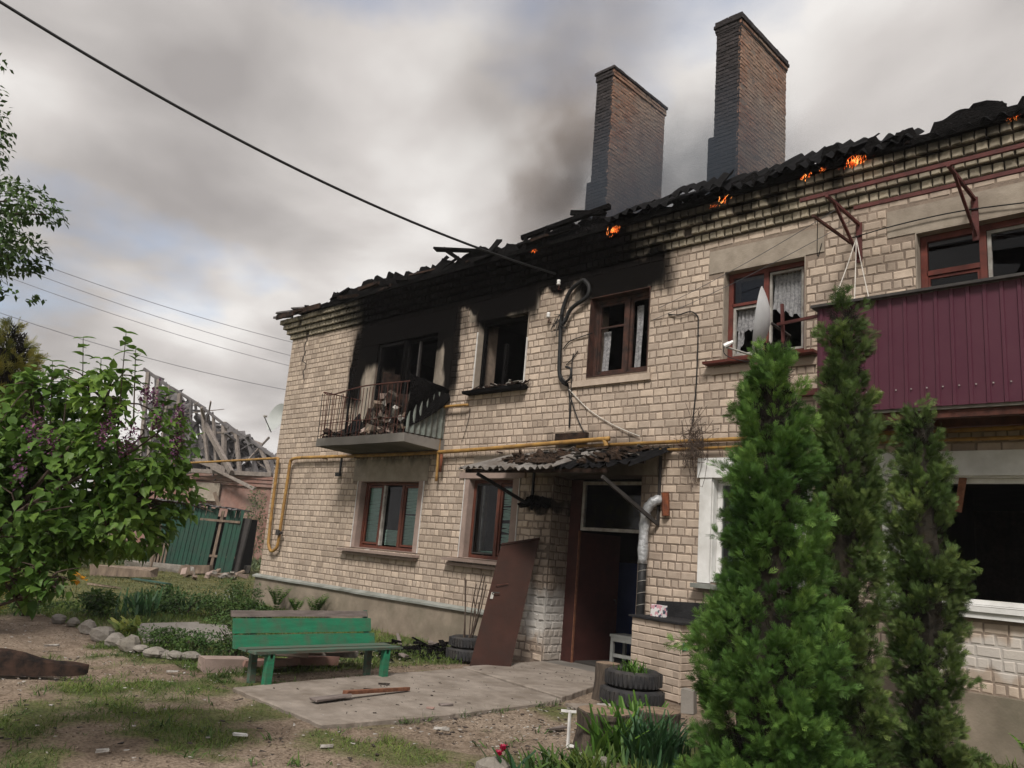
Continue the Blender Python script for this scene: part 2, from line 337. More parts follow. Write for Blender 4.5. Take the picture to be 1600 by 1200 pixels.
def mesh_np(name, V, F, material, parent=None, tint=None, smooth=False):
    V = np.asarray(V, np.float32); F = np.asarray(F, np.int32); k = F.shape[1]
    me = bpy.data.meshes.new(name); me.vertices.add(len(V)); me.vertices.foreach_set('co', V.ravel())
    me.loops.add(F.size); me.loops.foreach_set('vertex_index', F.ravel())
    me.polygons.add(len(F)); me.polygons.foreach_set('loop_start', np.arange(0, F.size, k, dtype=np.int32))
    me.update(calc_edges=True)
    if smooth: me.polygons.foreach_set('use_smooth', np.ones(len(F), bool))
    if tint is not None:
        at = me.attributes.new('tint', 'FLOAT', 'POINT'); at.data.foreach_set('value', np.asarray(tint, np.float32))
    return link(name, me, material, parent)
def thing(name, label, cat, loc=(0, 0, 0), group=None):
    o = bpy.data.objects.new(name, None); COL.objects.link(o); o.location = Vector([float(x) for x in loc]); o.empty_display_size = .2
    return tag(o, label, cat, group)
def tag(o, label, cat, group=None):
    o['label'] = label; o['category'] = cat
    if group: o['group'] = group
    return o
def kind(o, k): o['kind'] = k; return o
def norm(v): v = np.asarray(v, float); return v/np.linalg.norm(v)
def catenary(a, b, sag, n=14):
    a, b = np.asarray(a, float), np.asarray(b, float); t = np.linspace(0, 1, n)[:, None]
    p = a+(b-a)*t; p[:, 2] -= (4*sag*t*(1-t))[:, 0]; return p
def smooth_path(pts, n=6):
    P = np.asarray(pts, float); Q = [P[0]]
    for i in range(len(P)-1):
        p0, p1, p2, p3 = P[max(i-1, 0)], P[i], P[i+1], P[min(i+2, len(P)-1)]
        for t in np.linspace(0, 1, n+1)[1:]:
            Q.append(.5*((2*p1)+(-p0+p2)*t+(2*p0-5*p1+4*p2-p3)*t*t+(-p0+3*p1-3*p2+p3)*t**3))
    return np.array(Q)
def instances(TV, TF, pos, Rm, scale, tints=None):
    """TV (k,3) template, pos (n,3), Rm (n,3,3), scale (n,) -> merged arrays"""
    n, k = len(pos), len(TV); V = np.einsum('nij,kj->nki', Rm, TV)*scale[:, None, None]+pos[:, None, :]
    F = (np.asarray(TF)[None]+(np.arange(n)*k)[:, None, None]).reshape(-1, len(TF[0]))
    t = np.repeat(tints, k) if tints is not None else None
    return V.reshape(-1, 3), F, t
def frames(zdir, roll=None):
    """rotation matrices whose local x axis follows zdir (leaf length), local z its face normal, random roll"""
    x = zdir/np.linalg.norm(zdir, axis=1, keepdims=True); n = len(x)
    up = np.tile((0, 0, 1.0), (n, 1)); bad = np.abs(x[:, 2]) > .97; up[bad] = (1, 0, 0)
    y = np.cross(up, x); y /= np.linalg.norm(y, axis=1, keepdims=True); z = np.cross(x, y)
    if roll is not None:
        c, s = np.cos(roll)[:, None], np.sin(roll)[:, None]; y, z = c*y+s*z, -s*y+c*z
    return np.stack([x, y, z], -1)

# ================================================================== THE BURNT HOUSE
XL, XR, ZP, ZT, CP = -17.25, 3.0, .62, 6.28, .118
HOUSE = thing('apartment_house', 'two-storey burnt cream brick apartment house with sooty windows and two tall chimneys', 'house', (-8, 0, 0))
OPN = dict(G1=(-13.63, -11.75, 1.46, 2.80), G2=(-10.37, -9.27, 1.46, 2.84), DR=(-8.38, -6.69, -.3, 2.88), GW=(-5.52, -4.33, 1.46, 2.83),
           GB=(-3.12, -.95, 1.48, 2.84), BD=(-13.61, -12.72, 3.58, 5.72), BW=(-12.72, -11.65, 4.35, 5.72), W2=(-10.49, -9.22, 4.45, 5.78),
           W3=(-7.85, -6.69, 4.45, 5.78), SA=(-5.44, -4.25, 4.46, 5.77), UR=(-2.9, -.75, 4.46, 5.77))
TH = .5
def facade_core():
    xs = sorted({XL, XR, *[v for o in OPN.values() for v in o[:2]]}); zs = sorted({-.3, 6.80, *[v for o in OPN.values() for v in o[2:]]})
    b = MB()
    for i in range(len(xs)-1):
        for j in range(len(zs)-1):
            cx, cz = (xs[i]+xs[i+1])/2, (zs[j]+zs[j+1])/2
            if any(o[0] < cx < o[1] and o[2] < cz < o[3] for o in OPN.values()): continue
            b.quad((xs[i], 0, zs[j]), (xs[i+1], 0, zs[j]), (xs[i+1], 0, zs[j+1]), (xs[i], 0, zs[j+1]))
            b.quad((xs[i+1], TH, zs[j]), (xs[i], TH, zs[j]), (xs[i], TH, zs[j+1]), (xs[i+1], TH, zs[j+1]))
    for k, (a, c, z0, z1) in OPN.items():
        b.quad((a, 0, z0), (a, 0, z1), (a, TH, z1), (a, TH, z0)); b.quad((c, 0, z1), (c, 0, z0), (c, TH, z0), (c, TH, z1))
        b.quad((a, 0, z1), (c, 0, z1), (c, TH, z1), (a, TH, z1)); b.quad((c, 0, z0), (a, 0, z0), (a, TH, z0), (c, TH, z0))
    return b.build('wall', 'mortar', HOUSE)
WALL = facade_core()
# shell: gable ends, back, floors, ceilings and partitions so that the rooms are dark rooms
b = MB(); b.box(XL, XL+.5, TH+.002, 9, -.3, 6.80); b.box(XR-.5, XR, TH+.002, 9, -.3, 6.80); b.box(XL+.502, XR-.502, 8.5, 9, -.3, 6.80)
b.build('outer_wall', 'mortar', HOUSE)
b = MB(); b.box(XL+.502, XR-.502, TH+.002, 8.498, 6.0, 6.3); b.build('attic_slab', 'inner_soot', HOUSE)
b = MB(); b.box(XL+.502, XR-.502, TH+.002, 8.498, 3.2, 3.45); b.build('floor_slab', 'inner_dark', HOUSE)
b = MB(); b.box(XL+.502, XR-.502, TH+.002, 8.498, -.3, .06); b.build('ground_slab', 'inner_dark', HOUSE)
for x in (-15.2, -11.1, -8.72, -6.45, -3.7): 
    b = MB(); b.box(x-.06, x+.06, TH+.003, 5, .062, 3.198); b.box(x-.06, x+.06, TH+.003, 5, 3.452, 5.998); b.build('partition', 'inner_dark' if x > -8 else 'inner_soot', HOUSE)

PANELS = [  # plain plaster or concrete pieces set among the bricks: x0, x1, z0, z1, material, proud
    (-13.94, -11.52, 2.80, 3.24, 'plaster', .012), (-13.73, -13.63, 1.46, 2.80, 'pink_plaster', .014), (-11.75, -11.62, 1.46, 2.80, 'pink_plaster', .014),
    (-10.62, -9.0, 2.84, 2.95, 'pink_plaster', .03), (-10.30, -8.95, 2.95, 3.24, 'plaster', .012),
    (-10.47, -10.37, 1.46, 2.84, 'pink_plaster', .014), (-9.27, -9.13, 1.46, 2.84, 'pink_plaster', .014),
    (-14.22, -11.16, 5.72, 6.13, 'plaster', .012), (-14.27, -13.61, 3.58, 5.72, 'plaster', .012), (-11.65, -11.18, 4.42, 5.72, 'plaster', .016),
    (-10.78, -9.0, 5.78, 6.10, 'plaster', .012), (-8.2, -6.45, 5.78, 6.14, 'plaster', .012), (-5.68, -4.0, 5.77, 6.12, 'plaster', .012),
    (-3.22, -.5, 5.77, 6.12, 'plaster', .012), (-8.95, -6.42, 2.88, 3.16, 'plaster', .010)]
for (a, c, z0, z1, mt, pr) in PANELS:
    b = MB(); n = max(2, int((c-a)/.15)); b.box(a+.002, c-.002, -pr, -.001, z0+.002, z1-.002); b.build('wall_panel', mt, HOUSE)
EXC = list(OPN.values())+[p[:4] for p in PANELS]+[(-5.7, -4.15, 1.36, 3.11), (-3.34, -.55, 1.36, 3.12)]
def brick(mb, x0, x1, z0, z1, yf, jit=.004, tint=None, back=.004, axes=None):
    """one brick with worn chamfered face; axes=(origin,u) lays it on another vertical plane"""
    t = RNG.random() if tint is None else tint
    j = lambda: RNG.uniform(-jit, jit); c = .007
    out_ = [(x0+j(), z0+j()), (x1+j(), z0+j()), (x1+j(), z1+j()), (x0+j(), z1+j())]
    inn = [(out_[0][0]+c+abs(j())*1.5, out_[0][1]+c+abs(j())*1.5), (out_[1][0]-c-abs(j())*1.5, out_[1][1]+c+abs(j())), (out_[2][0]-c-abs(j())*1.5, out_[2][1]-c-abs(j())), (out_[3][0]+c+abs(j()), out_[3][1]-c-abs(j()))]
    V = [(x, yf+j()*.5, z) for x, z in inn]+[(x, yf+.007, z) for x, z in out_]+[(x, back, z) for x, z in out_]
    if axes:
        o, u, nrm = axes; V = [np.asarray(o)+np.asarray(u)*x-np.asarray(nrm)*y+np.array((0, 0, z)) for x, y, z in V]
    F = [(0, 1, 2, 3)]+[(4+i, 4+(i+1) % 4, (i+1) % 4, i) for i in range(4)]+[(8+i, 8+(i+1) % 4, 4+(i+1) % 4, 4+i) for i in range(4)]
    mb.add(V, F, t)
def row_pieces(x0, x1, pitch, off, z0, z1, exc):
    """bricks of one course, cut where openings and panels interrupt it"""
    res = []; x = x0-off
    while x < x1:
        L_ = pitch*RNG.uniform(.96, 1.04); a, c = max(x, x0), min(x+L_, x1); x += L_
        segs = [(a, c)]
        for e in exc:
            if e[2] < z1-.03 and e[3] > z0+.03:
                segs = [q for s in segs for q in ((s[0], min(s[1], e[0])), (max(s[0], e[1]), s[1])) if q[1]-q[0] > .035]
        res += segs
    return res
crack = [(-16.62+.05*math.sin(k*1.9)+.12*(k > 6)-.1*(k > 11), 6.3-.1*k) for k in range(12)]
cells = []
nrow = 53
for r in range(nrow):
    z0 = .026+r*CP; z1 = z0+CP
    if z1 > ZT+.01: break
    stretch = r % 2 == 0
    exc = list(EXC)
    if z1 < ZP+.03: exc += [(XL-1, -9.45, -1, ZP), (-5.35, XR+1, -1, ZP)]
    for cx, cz in crack:
        if abs((z0+z1)/2-cz) < .07: exc.append((cx-.02, cx+.02, z0, z1))
    for (a, c) in row_pieces(XL, XR, .235 if stretch else .1175, (.0 if stretch else .06)+(.1175 if r % 4 == 2 else 0), z0, z1, exc):
        cells.append((a, c, z0, z1))
# choose the 300 that show largest (nearest, inside the frame, clear of thujas, balcony and canopy)
cen = np.array([((a+c)/2, 0, (z0+z1)/2) for a, c, z0, z1 in cells]); px = PJ(cen); dep = (cen-CC)@CF
area = np.array([(c-a)*(z1-z0) for a, c, z0, z1 in cells])/dep**2
vis = (px[:, 0] > 4) & (px[:, 0] < 1596) & (px[:, 1] > 4) & (px[:, 1] < 1196)
t1 = (px[:, 1] > 525) & (np.abs(px[:, 0]-1205) < 18+(px[:, 1]-520)*.23); t2 = (px[:, 1] > 460) & (np.abs(px[:, 0]-1330) < 15+np.minimum((px[:, 1]-460)*.25, 62))
t3 = (px[:, 1] > 630) & (np.abs(px[:, 0]-1455) < 15+np.minimum((px[:, 1]-630)*.22, 68)); bal = (px[:, 0] > 1270) & (px[:, 1] > 430) & (px[:, 1] < 690)
bx_ = (px[:, 0] > 985) & (px[:, 0] < 1115) & (px[:, 1] > 940)
area[~vis | t1 | t2 | t3 | bal | bx_] = 0
pick = set(np.argsort(-area)[:300].tolist())
rest = MB()
for i, (a, c, z0, z1) in enumerate(cells):
    worn = -9.05 < a < -8.3 and z0 < 2.35
    g = .009 if not worn else .013
    pr = RNG.uniform(.005, .010) if not worn else RNG.uniform(.002, .022)
    jt = .0045 if not worn else .011
    tgt = MB() if i in pick else rest
    brick(tgt, a+g, c-g, z0+g, z1-g, -pr, jt)
    if i in pick: tgt.build('brick', 'brick', WALL)
kind(rest.build('brickwork', 'brick', WALL), 'stuff')
# door recess: brick reveal on its left side
b = MB()
for r in range(24):
    z0 = .03+r*CP; k = 0; x = 0.0 if r % 2 else -.06
    while x < .5:
        a, c = max(x, .012), min(x+.1175 if r % 2 else x+.235, .5); x = x+(.1175 if r % 2 else .235)
        if c-a > .03: brick(b, a+.008, c-.008, z0+.009, z0+CP-.009, -.008, .009, axes=((-8.38, 0, 0), (0, 1, 0), (1, 0, 0)))
kind(b.build('brickwork', 'brick', HOUSE), 'stuff')

# cornice: four corbelled header courses, returning round the gable corner
b = MB(); core = MB()
for k in range(4):
    z0 = ZT+k*CP; p = .06+.07*k; xl = XL-p
    core.box(xl+.03, XR, -p+.03, .02 if k else .0015, z0+.004, z0+CP+.004); 
    x = xl
    while x < XR:
        w = .125*RNG.uniform(.94, 1.06)
        miss = RNG.random() < .012
        if not miss: brick(b, x+.009, min(x+w, XR)-.009, z0+.012, z0+CP-.002, -p-RNG.uniform(.0, .010), .0045, back=-p+.04)
        x += w
    y = -p
    while y < .9:
        brick(b, 0+.008, .117, z0+.012, z0+CP-.004, -.010, .005, back=.012, axes=((xl+.012, y, 0), (0, 1, 0), (-1, 0, 0))); y += .125
mat('corbel_joint', (.10, .08, .065), (.06, .05, .04), 9, .95, .3, soot=True); CO = core.build('cornice', 'corbel_joint', HOUSE); kind(b.build('corbel_brickwork', 'cornice_brick', CO), 'stuff')
# crack
b = MB()
for (x, z), (x2, z2) in zip(crack, crack[1:]): b.beam((x, -.0045, z), (x2, -.0045, z2), .022, .004, up=(0, 1, 0))
b.build('crack', 'black', HOUSE)
# plinth and ledge
for a, c in ((XL-.05, -9.42), (-5.34, XR)):
    V = []; n = int((c-a)/.25); P = MB()
    for i in range(n+1):
        x = a+(c-a)*i/n; V += [(x, -.085+.012*(vnoise([[x*1.3, 1, 1]])[0]-.5), -.3), (x, -.075+.016*(vnoise([[x*1.7, 5, 1]])[0]-.5), .3), (x, -.07, ZP-.035 if c < 0 else ZP-.01), (x, 0.003, ZP-.03 if c < 0 else ZP-.005)]
    P.add(V, [(i*4+k, (i+1)*4+k, (i+1)*4+k+1, i*4+k+1) for i in range(n) for k in range(3)])
    P.add([(c, -.08, -.3), (c, .003, -.3), (c, .003, ZP-.03), (c, -.07, ZP-.035)], [(0, 1, 2, 3)])
    P.build('plinth', 'plinth', HOUSE)
b = MB()
for i in range(8):
    a = XL-.1+i*.977; b2 = a+.975; dz = RNG.uniform(-.006, .006)
    b.add([(a, -.12, ZP-.04+dz), (b2, -.12, ZP-.04+dz), (b2, -.002, ZP-.03), (a, -.002, ZP-.03), (a, -.12, ZP-.005+dz), (b2, -.12, ZP-.005+dz), (b2, -.016, ZP+.035), (a, -.016, ZP+.035)],
          [(0, 3, 2, 1), (4, 5, 6, 7), (0, 1, 5, 4), (1, 2, 6, 5), (2, 3, 7, 6), (3, 0, 4, 7)])
b.build('plinth_ledge', 'ledge', HOUSE)

# ------------------------------------------------------------------ windows
def rect_frame(b, x0, x1, z0, z1, y, w, d):
    b.box(x0, x1, y, y+d, z0, z0+w); b.box(x0, x1, y, y+d, z1-w, z1); b.box(x0, x0+w, y, y+d, z0+w+.0005, z1-w-.0005); b.box(x1-w, x1, y, y+d, z0+w+.0005, z1-w-.0005)
def reveal(k, mt, w, y1=.14):
    a, c, z0, z1 = OPN[k]; b = MB(); t = .012
    b.box(a, a+t, -.012, y1, z0, z1); b.box(c-t, c, -.012, y1, z0, z1); b.box(a+t+.001, c-t-.001, -.012, y1, z1-t, z1); b.box(a+t+.001, c-t-.001, -.01, y1, z0, z0+t)
    return b.build('reveal', mt, w)
def sill(x0, x1, z, mt, w, y0=-.14, h=.05, n=1, jit=0):
    b = MB(); b.obox(((x0+x1)/2, y0/2+.01, z), ((x1-x0)/2, 0, 0), (0, abs(y0)/2+.01, 0.0), (0, -.004, h/2), jit=jit)
    return b.build('sill', mt, w)
def pane(x0, x1, z0, z1, y, w, mt='glass'):
    b = MB(); b.quad((x0, y, z0), (x1, y, z0), (x1, y, z1), (x0, y, z1)); return b.build('pane', mt, w)
def blind(x0, x1, z0, z1, y, w, droop=0.0):
    b = MB(); z = z0; i = 0
    while z < z1-.01:
        dr = droop*RNG.uniform(-1, 1)*(1 if .3 < (z-z0)/(z1-z0) < .75 else .3); gap = RNG.random() < droop*3
        if not gap: b.obox(((x0+x1)/2, y, z), ((x1-x0)/2, 0, dr), (0, .007, .0115), (0, -.0008, .0004), tint=RNG.random(), jit=.0015)
        z += .027
    return b.build('blind', 'blind', w)
def window(k, fm, y=.12, mull=(), fw=.055, label=None):
    a, c, z0, z1 = OPN[k]; b = MB(); rect_frame(b, a+.015, c-.015, z0+.015, z1-.015, y, fw, .07)
    w = b.build('window', fm, HOUSE)
    if label: w['label'] = label
    for x in mull:
        q = MB(); q.box(x-.035, x+.035, y-.004, y+.066, z0+.071, z1-.071); q.build('mullion', fm, w)
    return w
def sash(x0, x1, z0, z1, y, fm, w, s=.04):
    b = MB(); rect_frame(b, x0, x1, z0, z1, y, s, .04); return b.build('sash', fm, w)

# ground floor, three-light window with mint blinds
w = window('G1', 'brown_frame', mull=(-13.02, -12.38), label='three-light brown window with mint green blinds'); reveal('G1', 'pink_plaster', w, .12)
sash(-13.55, -13.06, 1.55, 2.72, .135, 'brown_frame', w); sash(-12.34, -11.83, 1.55, 2.72, .135, 'brown_frame', w)
pane(-13.52, -13.09, 1.58, 2.7, .155, w); pane(-12.31, -11.86, 1.58, 2.7, .155, w); pane(-12.9, -12.42, 1.58, 2.7, .165, w)
blind(-13.53, -13.07, 1.57, 2.71, .185, w, .006); blind(-12.32, -11.84, 1.57, 2.71, .185, w, .006); blind(-12.98, -12.42, 1.57, 1.85, .26, w, .004)
b = MB(); b.box(-12.98, -12.93, .10, .16, 1.54, 2.72); b.build('open_sash', 'old_white', w)
s = sill(-13.98, -11.55, 1.40, 'pink_plaster', w, -.17, .05); sill(-13.9, -11.6, 1.335, 'pink_plaster', w, -.09, .05)
b = MB(); b.box(-13.745, -13.732, -.022, -.001, 1.46, 2.80); b.build('white_edge', 'white_trim', w); b = MB(); b.box(-11.62, -11.607, -.022, -.001, 1.46, 2.80); b.build('white_edge', 'white_trim', w)
# ground floor, two-light window beside the door
w = window('G2', 'brown_frame', mull=(-9.72,), label='two-light brown window with a sagging mint blind'); reveal('G2', 'pink_plaster', w, .12)
sash(-10.31, -9.76, 1.55, 2.76, .135, 'dark_metal', w, .025); sash(-9.68, -9.33, 1.55, 2.76, .135, 'brown_frame', w)
pane(-10.29, -9.78, 1.56, 2.75, .15, w); pane(-9.65, -9.36, 1.58, 2.74, .155, w); blind(-9.67, -9.34, 1.57, 2.7, .185, w, .03)
blind(-10.3, -9.8, 1.57, 1.62, .3, w, .02)
b = MB(); b.box(-10.16, -10.14, .17, .2, 1.56, 2.75); b.build('curtain_rod', 'old_white', w)
sill(-10.72, -9.05, 1.42, 'pink_plaster', w, -.19, .05); sill(-10.66, -9.1, 1.34, 'pink_plaster', w, -.11, .055)
b = MB(); b.box(-10.482, -10.47, -.022, -.001, 1.46, 2.84); b.build('white_edge', 'white_trim', w); b = MB(); b.box(-9.13, -9.118, -.022, -.001, 1.46, 2.84); b.build('white_edge', 'white_trim', w)
# ground floor, white window behind the thuja
w = window('GW', 'white_paint', y=.1, mull=(-4.92,), fw=.07, label='white window in a broad white surround'); reveal('GW', 'white_paint', w, .1)
pane(-5.44, -4.96, 1.55, 2.74, .13, w); pane(-4.88, -4.4, 1.55, 2.74, .13, w); blind(-5.44, -4.4, 1.6, 2.72, .3, w, .01)
b = MB(); b.box(-5.7, -5.521, -.045, -.002, 1.44, 2.829); b.box(-4.329, -4.15, -.045, -.002, 1.44, 2.829); b.box(-5.74, -4.11, -.06, -.002, 2.831, 3.10); b.build('surround', 'white_paint', w)
sill(-5.74, -4.11, 1.40, 'ledge', w, -.15, .06)
# ground floor, gaping window at the right
w = window('GB', 'white_paint', y=.1, fw=.05, label='gaping black window with white surround'); reveal('GB', 'white_paint', w, .1)
b = MB(); b.box(-3.32, -3.121, -.045, -.002, 1.46, 2.839); b.box(-.949, -.75, -.045, -.002, 1.46, 2.839); b.box(-3.42, -.62, -.06, -.002, 2.841, 3.11); b.build('surround', 'white_paint', w)
b = MB(); b.beam(FA(1505, 745, .05), FA(1497, 800, .05), .07, .03, up=(0, 1, 0)); b.build('broken_slat', 'plank_red', w)
b = MB(); b.box(-3.38, -.66, -.13, -.002, 1.425, 1.475); b.box(-3.36, -.68, -.10, -.002, 1.36, 1.422); b.build('sill', 'white_paint', w)
# upper floor, burnt-out balcony opening
w = window('BW', 'char', y=.1, label='burnt-out balcony window, charred black')
b = MB(); b.box(-12.76, -12.70, .02, .1, 3.6, 5.70); b.box(-13.58, -13.52, .02, .1, 3.6, 5.7); b.box(-13.60, -12.7, .02, .1, 5.64, 5.70); b.build('door_frame', 'char', w)
b = MB(); b.obox((-13.28, .26, 4.35), (.06, .24, .01), (.02, -.004, 0), (.02, 0, .72), jit=.02); b.build('charred_door', 'char_brown', w)
b = MB(); b.box(-12.35, -12.31, .1, .15, 4.4, 5.66); b.build('mullion', 'dark_metal', w)
b = MB()
for i in range(14): b.obox((-11.63+i*.032, -.03, 4.40-RNG.uniform(0, .05)), (.014, 0, 0), (0, .012, 0), (.004*RNG.uniform(-1, 1), 0, .05), jit=.006)
b.build('loose_plaster', 'plaster', w)
# upper floor, burnt-out window
w = window('W2', 'char', y=.12, mull=(), label='burnt-out window, empty and black'); reveal('W2', 'plaster', w, .13)
b = MB(); b.box(-9.9, -9.84, .12, .18, 4.52, 5.3); b.build('mullion', 'char', w)
b = MB(); b.box(-10.503, -10.488, -.03, -.001, 4.43, 5.56); b.build('white_edge', 'white_trim', w); b = MB(); b.box(-9.222, -9.207, -.03, -.001, 4.43, 5.3); b.build('white_edge', 'white_trim', w)
b = MB(); b.obox((-9.85, -.09, 4.385), (.74, 0, 0), (0, .1, .0), (0, -.01, .03), jit=.012); b.build('sill', 'burnt_sheet', w)
b = MB(); b.obox((-9.85, -.16, 4.405), (.74, 0, .008), (0, .012, 0), (0, -.002, .012), jit=.006); b.build('sill_edge', 'old_white', w)
b = MB()
for i in range(34):
    p = (RNG.uniform(-10.4, -9.1), RNG.uniform(-.17, .05), 4.43+RNG.uniform(0, .04)); a = RNG.normal(size=3); a = norm(a*(1, .7, .3))*RNG.uniform(.03, .11); q = norm(np.cross(a, (0, 0, 1)))
    b.obox(p, a, q*RNG.uniform(.008, .03), np.array((0, 0, .008)), jit=.006, tint=RNG.random())
b.build('debris', 'char_brown', w)
b = MB()
for i in range(16):
    p = (RNG.uniform(-10.2, -9.1), RNG.uniform(-.17, .02), 4.455+RNG.uniform(0, .03)); a = norm(RNG.normal(size=3)*(1, .7, .3))*RNG.uniform(.02, .07); q = norm(np.cross(a, (0, 0, 1)))
    b.obox(p, a, q*RNG.uniform(.01, .03), np.array((0, 0, .006)), jit=.005)
b.build('debris', 'chip', w)
# upper floor, brown window with scraps of curtain
w = window('W3', 'brown_burnt', y=.14, mull=(-7.2,), fw=.06, label='brown window without glass, sooted at the top'); reveal('W3', 'brown_burnt', w, .14)
sash(-7.78, -7.24, 4.53, 5.70, .155, 'brown_burnt', w); sash(-7.15, -6.76, 4.53, 5.70, .155, 'brown_burnt', w)
b = MB(); b.box(-7.76, -7.24, .16, .19, 5.28, 5.31); b.build('sash_bar', 'brown_burnt', w)
def curtain(x0, x1, z0, z1, y, w, mt='lace', cut=None, fold=.02, n=28, mz=14):
    V = []; 
    for j in range(mz+1):
        for i in range(n+1):
            x = x0+(x1-x0)*i/n; zb = cut(i/n) if cut else z0; z = z1+(zb-z1)*j/mz; V.append((x, y+fold*math.sin(i*1.7+.3*j), z))
    q = MB(); q.add(V, [(j*(n+1)+i, j*(n+1)+i+1, (j+1)*(n+1)+i+1, (j+1)*(n+1)+i) for j in range(mz) for i in range(n)]); return q.build('curtain', mt, w, True)
curtain(-7.74, -7.60, 4.55, 5.25, .25, w, fold=.012, n=8); curtain(-7.10, -6.98, 4.55, 5.6, .25, w, fold=.012, n=8)
b = MB(); b.box(-8.1, -6.6, -.05, -.002, 4.30, 4.40); b.build('sill', 'brick', w)
# upper floor, red window with torn lace
w = window('SA', 'red_frame', y=.12, mull=(-4.86,), fw=.065, label='red window with torn lace curtains and broken glass'); reveal('SA', 'plaster', w, .12)
sash(-5.36, -4.90, 4.55, 5.26, .14, 'old_white', w, .035); sash(-4.82, -4.34, 4.55, 5.68, .14, 'old_white', w, .03)
b = MB(); b.box(-5.37, -4.9, .12, .17, 5.27, 5.31); b.build('transom', 'red_frame', w)
pane(-5.36, -4.9, 5.31, 5.70, .15, w)
curtain(-5.34, -4.91, 4.6, 5.25, .22, w, cut=lambda t: 4.92-.1*math.sin(t*3)+.22*t+.03*math.sin(t*21)); curtain(-5.34, -5.22, 4.6, 5.25, .235, w, cut=lambda t: 4.56+.25*t, n=8)
curtain(-4.8, -4.36, 4.6, 5.66, .22, w, cut=lambda t: 5.16-.05*math.sin(t*5)-.38*max(0, t-.35)+.03*math.sin(t*19))
sill(-5.66, -4.08, 4.42, 'red_frame', w, -.16, .035); b = MB(); b.box(-5.6, -4.1, -.03, -.002, 4.27, 4.36); b.build('sill', 'brick', w)
# upper floor, red window over the purple balcony
w = window('UR', 'red_frame', y=.12, mull=(-2.22, -1.45), fw=.075, label='red window above the purple balcony, panes broken'); reveal('UR', 'plaster', w, .12)
b = MB(); b.box(-2.82, -2.26, .12, .17, 5.25, 5.31); b.build('transom', 'red_frame', w)
sash(-2.82, -2.26, 4.55, 5.24, .14, 'red_frame', w, .03); sash(-2.18, -1.49, 4.55, 5.68, .14, 'old_white', w, .04)
pane(-2.82, -2.26, 5.31, 5.69, .15, w); pane(-2.79, -2.29, 4.58, 5.21, .16, w)
b = MB(); b.add([(-2.14, .16, 4.6), (-1.95, .16, 4.6), (-2.0, .16, 5.0), (-1.86, .16, 5.22), (-2.14, .16, 5.28)], [(0, 1, 2, 3, 4)]); b.add([(-2.14, .16, 5.44), (-1.53, .16, 5.40), (-1.53, .16, 5.64), (-2.14, .16, 5.64)], [(0, 1, 2, 3)]); b.build('pane', 'glass', w)

# ------------------------------------------------------------------ entrance
b = MB(); rect_frame(b, -8.16, -6.70, 2.06, 2.84, .47, .05, .06); fr = b.build('transom_window', 'old_white', HOUSE); pane(-8.11, -6.75, 2.11, 2.79, .50, fr)
b = MB(); b.box(-8.375, -8.16, .44, .50, .0, 2.86); b.build('door_frame', 'door_wood', HOUSE)
b = MB(); b.box(-8.16, -8.145, .43, .47, .0, 2.05); b.build('door_edge', 'plank_red', HOUSE)
b = MB(); b.obox((-8.10, .93, 1.03), (.06, .45, 0), (-.02, .003, 0), (0, 0, 1.0)); dl = b.build('door', 'door_wood', HOUSE)
b = MB(); b.tube([(-8.0, 1.25, 1.0), (-7.96, 1.25, 1.0), (-7.95, 1.25, .94)], .012); b.build('handle', 'dark_metal', dl)
b = MB(); b.box(-8.655, -6.515, 2.2, 2.25, .065, 1.6); b.box(-6.56, -6.516, TH+.01, 2.99, .065, 1.6); b.build('painted_dado', 'blue_paint', HOUSE)
b = MB(); b.box(-8.36, -6.7, .0, .55, -.2, .03); b.build('threshold', 'concrete', HOUSE)

# ------------------------------------------------------------------ corrugated sheets, canopy, balconies
def corrugated(o, u, lu, v, pitch, amp, trap=False, rag=0.0, rag0=0.0, nv=6, thick=.007, bend=0.0, per=8, seed=0):
    """sheet from corner o: waves along unit u over length lu, running along vector v; ragged far edge"""
    o, u, v = np.asarray(o, float), norm(u), np.asarray(v, float); nrm = norm(np.cross(u, v)); n = int(lu/pitch*per); V = []; m_ = MB()
    ends = [1-rag*vnoise([[i*.13+seed*9, seed+.5, 1.2]])[0]-rag*.4*vnoise([[i*.6+seed*5, seed+.5, 4.2]])[0] for i in range(n+1)]; beg = [rag0*vnoise([[i*.2+seed*3, seed+.5, 7.2]])[0] for i in range(n+1)]
    for side in (0, 1):
        for i in range(n+1):
            ph = (i/per) % 1.0
            h = math.sin(2*math.pi*ph)*amp if not trap else amp*(1 if .1 < ph < .4 else -1)*1.0
            for j in range(nv+1):
                t = beg[i]+(ends[i]-beg[i])*j/nv
                V.append(o+u*(lu*i/n)+v*t+nrm*(h+bend*math.sin(t*3+i*.05)*math.sin(i*.11+seed)-(thick if side else 0)))
    k = nv+1; N = (n+1)*k; F = []
    for i in range(n):
        for j in range(nv):
            a = i*k+j; F.append((a, a+k, a+k+1, a+1)); F.append((N+a, N+a+1, N+a+k+1, N+a+k))
        a = i*k; F.append((a, N+a, N+a+k, a+k)); a += nv; F.append((a, a+k, N+a+k, N+a))
    for j in range(nv):
        F.append((j, j+1, N+j+1, N+j)); a = n*k+j; F.append((a, N+a, N+a+1, a+1))
    m_.add(V, F); return m_
